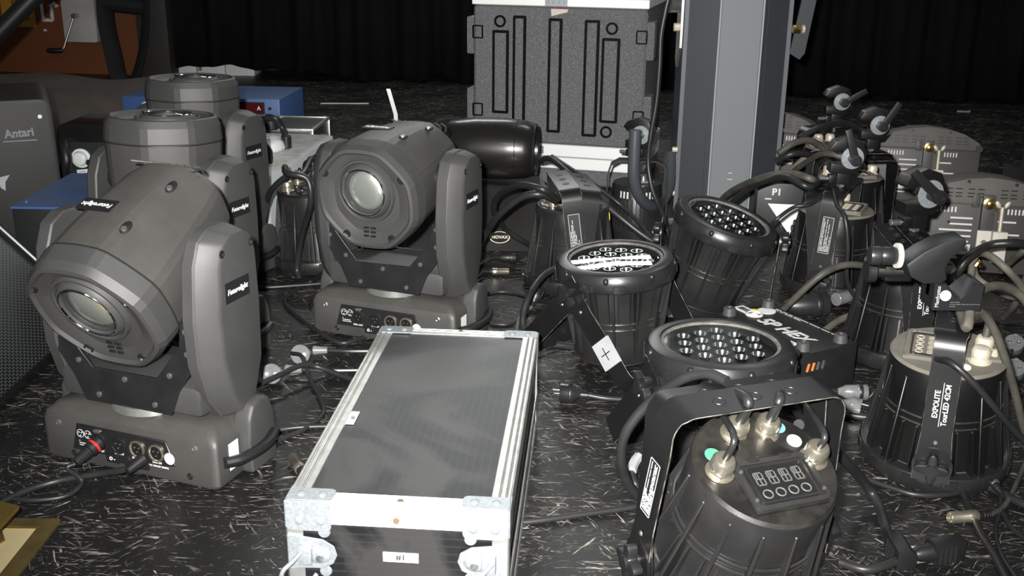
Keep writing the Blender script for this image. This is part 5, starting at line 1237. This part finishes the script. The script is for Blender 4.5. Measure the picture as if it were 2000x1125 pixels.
# white mains sockets at right
for lab, px, py, m in (('clear mains plug right of the lettered par, the farther of two', 1962, 692, K_clear), ('clear mains plug right of the lettered par, the nearer of two', 1962, 742, K_clear)):
    p = at(px, py, .02); t = thing('mains_plug', lab, 'plug', (p.x, p.y, 0), 0, None)
    M = frame(Vector((.03, .02, .018)), Vector((-.3, -.5, .75)))
    o = part('plug_face', 'clp', None, K_clear, t, M)
    for q in (-1, 1): part('contact_socket', 'clps', None, K_screw, o, T((0, q * .0095, 0))); part('earth_clip', 'clpe2', lambda: B().box((.0222, 0, .035), (.003, .007, .02)), K_chr, o, RZ(90 + 90 * q))
    part('cord', None, lambda: B().tube([(.03, .02, .018), (.06, .05, .012), (.14, .06, .008), (.24, .03, .008)], .0055, 8, 6), K_cabg, t)
# grey plug right of I and connector
t, lo, P = cable('grey mains plug with a bent steel pin between the front pars', [(1600, 800, .01), (1620, 785, .02), (1632, 782, .025)], .006, name='mains_plug'); t['category'] = 'plug'; schuko(t, lo(P[-1]), Vector((.9, -.4, -.1)), K_clear, s=.85)
t, lo, P = cable('dark tubular connector lying behind the grey mains plug', [(1610, 765, .03), (1635, 764, .03)], .007, name='signal_cable'); inline_plug(t, lo(P[-1]), Vector((1, -.08, 0)), K_clear, .8)
t, lo, P = cable('black floor cable behind the nearest par heading right', [(1560, 800, .008), (1620, 805, .008), (1690, 815, .008), (1750, 820, .008)], .0085, name='power_cable')
# big coupler behind the flat par
t, lo, P = cable('large black inline mains coupler behind the flat par light', [(1480, 640, .02), (1500, 615, .03), (1530, 598, .035)], .008, name='mains_coupler'); t['category'] = 'coupler'; inline_plug(t, lo(P[-1]), Vector((1, .12, .02)), K_cable, 1.5)
part('mating_plug', None, lambda: B().cyl(lo(at(1632, 585, .035)), lo(at(1690, 570, .035)), .018, .016, 20, .002), K_clear, t)
part('mating_cable', None, lambda: B().tube([lo(at(1690, 570, .035)), lo(at(1740, 560, .03)), lo(at(1790, 560, .02))], .008, 8, 5), K_cable, t)
t, lo, P = cable('dusty cable arching from the big coupler over to the half hidden par', [(1515, 620, .03), (1555, 580, .1), (1600, 540, .16), (1640, 520, .18), (1680, 518, .18), (1715, 530, .16), (1740, 560, .1)], .0085, K_cabg, name='power_cable')
t, lo, P = cable('brown dusty cable on the floor right of the flat par', [(1600, 655, .01), (1640, 625, .012), (1690, 608, .012), (1740, 600, .012)], .009, K_cabt, name='power_cable')
# M, N cables and the arcs before the tower
gcable('thin black cable rising from the type-labelled par, dropping in front of it', M_, MB_, 0, [(1635, 400, .29), (1650, 425, .27), (1656, 480, .2), (1655, 550, .1), (1680, 590, .04), (1710, 600, .02)], .0058)
gcable('thick dusty cable arching left from the type-labelled par towards the tower', M_, MB_, 1, [(1585, 350, .34), (1540, 338, .34), (1480, 350, .3), (1420, 380, .2), (1390, 420, .1)], .0095, K_cabg)
gcable('second thick cable arching over to the leaning par', M_, MB_, 2, [(1580, 365, .32), (1530, 345, .33), (1470, 365, .27), (1430, 395, .2)], .0095, K_cable)
gcable('thin cable bowing low from the type-labelled par to the rim of the leaning par', M_, MB_, 3, [(1590, 395, .28), (1550, 405, .27), (1515, 430, .24), (1498, 450, .2)], .005, K_cable)
gcable('dusty cable curving from the par behind towards the tower', N_, NB, 0, [(1655, 310, .33), (1610, 300, .34), (1570, 320, .28), (1530, 350, .2)], .009, K_cabg)
gcable('thin black cable looping between the glands of the par before the floods', N_, NB, 1, [(1690, 325, .31), (1660, 330, .31), (1640, 345, .28), (1620, 400, .15)], .005)
for lab, L, r, m in (('dusty cable high in the tangle right of the tower', [(1520, 300, .3), (1550, 280, .33), (1585, 275, .33), (1620, 300, .28)], .0105, K_cabg),
                     ('dark cable below the high one in the tangle right of the tower', [(1515, 315, .27), (1550, 300, .3), (1590, 305, .28), (1640, 330, .2)], .0105, K_cable),
                     ('dusty cable slanting up in the tangle beside the tower', [(1500, 390, .1), (1530, 350, .18), (1570, 310, .26), (1610, 290, .3)], .0095, K_cabt),
                     ('dark cable low in the tangle at the foot of the tower', [(1500, 360, .12), (1560, 350, .14), (1620, 345, .16), (1680, 350, .14)], .0105, K_cabg),
                     ('grey cable lowest in the tangle at the foot of the tower', [(1500, 390, .06), (1560, 370, .1), (1620, 360, .12)], .009, K_cabt),
                     ('dark cable behind the far clamp at the back right', [(1560, 270, .3), (1600, 250, .33), (1650, 240, .33), (1700, 262, .28)], .0105, K_cable)):
    cable(lab, L, r, m, name='power_cable')
# P1 board leaning by the tower, white card
t = thing('power_splitter', 'black box marked P1 above a white triangle, between the tower and the labelled par', 'splitter box', (at(1540, 470, 0).x - .045, 3.3, 0), -8)
part('box', None, lambda: B().box((0, .05, .1), (.16, .1, .2), bev=.003), K_blk, t)
text('channel_lettering', 'P1', .03, K_white, t, T((-.02, -.0005, .172)) @ FRONT, .001)
part('white_triangle', None, lambda: B().prism([(-.045, .0), (.06, 0), (.03, -.1)], 0, .001, T((0, -.0004, .135)) @ FRONT), K_stick, t)
part('corner_mark', None, lambda: B().box((-.045, -.0006, .15), (.02, .001, .004)), K_white, t)
# cable of E and chrome
gcable('black cable looping over the top of the par between the moving heads', E_, EB, 2, [(590, 340, .31), (560, 345, .3), (530, 372, .25), (520, 400, .18)], .0085)
gcable('black cable hanging in front of the par between the moving heads', E_, EB, 0, [(560, 338, .33), (600, 350, .32), (606, 400, .25), (590, 460, .14), (580, 520, .04), (585, 545, .008)], .0085)
gcable('second black cable hanging down right of the par between the moving heads', E_, EB, 3, [(610, 345, .32), (622, 400, .24), (628, 470, .12), (634, 520, .03)], .008)
# small debris
p = at(675, 203, 0)
t = solo('paper_strip', B().prism([(-.14, -.012), (-.05, -.004), (.0, .002), (.06, -.002), (.13, .008), (.12, .022), (.03, .012), (-.06, .008), (-.13, .002)], .001, .004), K_stick, 'thin pale strip lying on the floor far behind the moving head', 'litter', T(p))
p = at(1880, 218, 0)
solo('paper_scrap', B().prism([(-.04, -.02), (.03, -.03), (.06, .03), (.02, .01), (-.02, .02)], .001, .004), K_tape, 'pale paper scrap on the floor before the curtain at right', 'litter', T(p))
# thin upright strap end above D's head: steel safety eye behind
p = aty(764, 190, 3.2)
t = thing('steel_strip', 'thin perforated steel strip sticking up behind the moving head by the flight case', 'strip', (p.x, 3.2, 0))
part('strip', None, lambda: B().loft([[(x + dx, y, z) for x, y in ((-.006, -.001), (.006, -.001), (.006, .001), (-.006, .001))] for dx, z in ((.03, .0), (.012, p.z - .05), (-.008, p.z + .025))]), K_screw, t)

# ------------------------------------------------------------------ camera and light
cam = bpy.data.cameras.new('camera'); cam.sensor_width = 36; cam.sensor_fit = 'HORIZONTAL'; cam.lens = F / 2000 * 36
co = bpy.data.objects.new('camera', cam); COL.objects.link(co)
co.matrix_world = T((0, 0, H)) @ Matrix.Rotation(PI / 2 - PITCH, 4, 'X') @ Matrix.Rotation(ROLL, 4, 'Z')
cam.clip_start = .02; SC.camera = co
def area(name, loc, target, size, power, col=(1, 1, 1), sy=None):
    l = bpy.data.lights.new(name, 'AREA'); l.energy = power; l.color = col; l.size = size
    if sy: l.shape = 'RECTANGLE'; l.size_y = sy
    o = bpy.data.objects.new(name, l); COL.objects.link(o); o.location = loc
    o.rotation_euler = (Vector(target) - Vector(loc)).to_track_quat('-Z', 'Y').to_euler(); return o
fl = bpy.data.lights.new('camera_flash', 'SPOT'); fl.energy = 680; fl.color = (1, .985, .96); fl.spot_size = R(76); fl.spot_blend = 1.; fl.shadow_soft_size = .016
fo = bpy.data.objects.new('camera_flash', fl); COL.objects.link(fo); fo.location = (-.05, -.02, H + .055)
fo.rotation_euler = (Vector((.05, 3.2, .1)) - fo.location).to_track_quat('-Z', 'Y').to_euler()
area('house_tube', (-.6, 6.3, 2.75), (-.2, 2.5, 0), 1.5, 22, (.97, 1, .98), .2)
area('house_tube', (1.2, 4.6, 3.2), (1., 2.5, 0), 1.5, 18, (.97, 1, .98), .2)
area('house_tube', (-.4, -1.2, 3.0), (0, 3, 0), 1.5, 14, (1, .98, .95), .3)
for dz in (0, .11):
    area('twin_tube', (.45, 6.72, 2.05 + dz), (.40, 2.3, .9 + dz), 1.5, 8, (.97, 1, .98), .05)
w = bpy.data.worlds.new('room air'); SC.world = w; w.use_nodes = True
w.node_tree.nodes['Background'].inputs[0].default_value = (.9, .95, 1, 1); w.node_tree.nodes['Background'].inputs[1].default_value = .045
SC.view_settings.view_transform = 'Standard'; SC.view_settings.look = 'None'; SC.view_settings.gamma = 1; SC.view_settings.exposure = 0
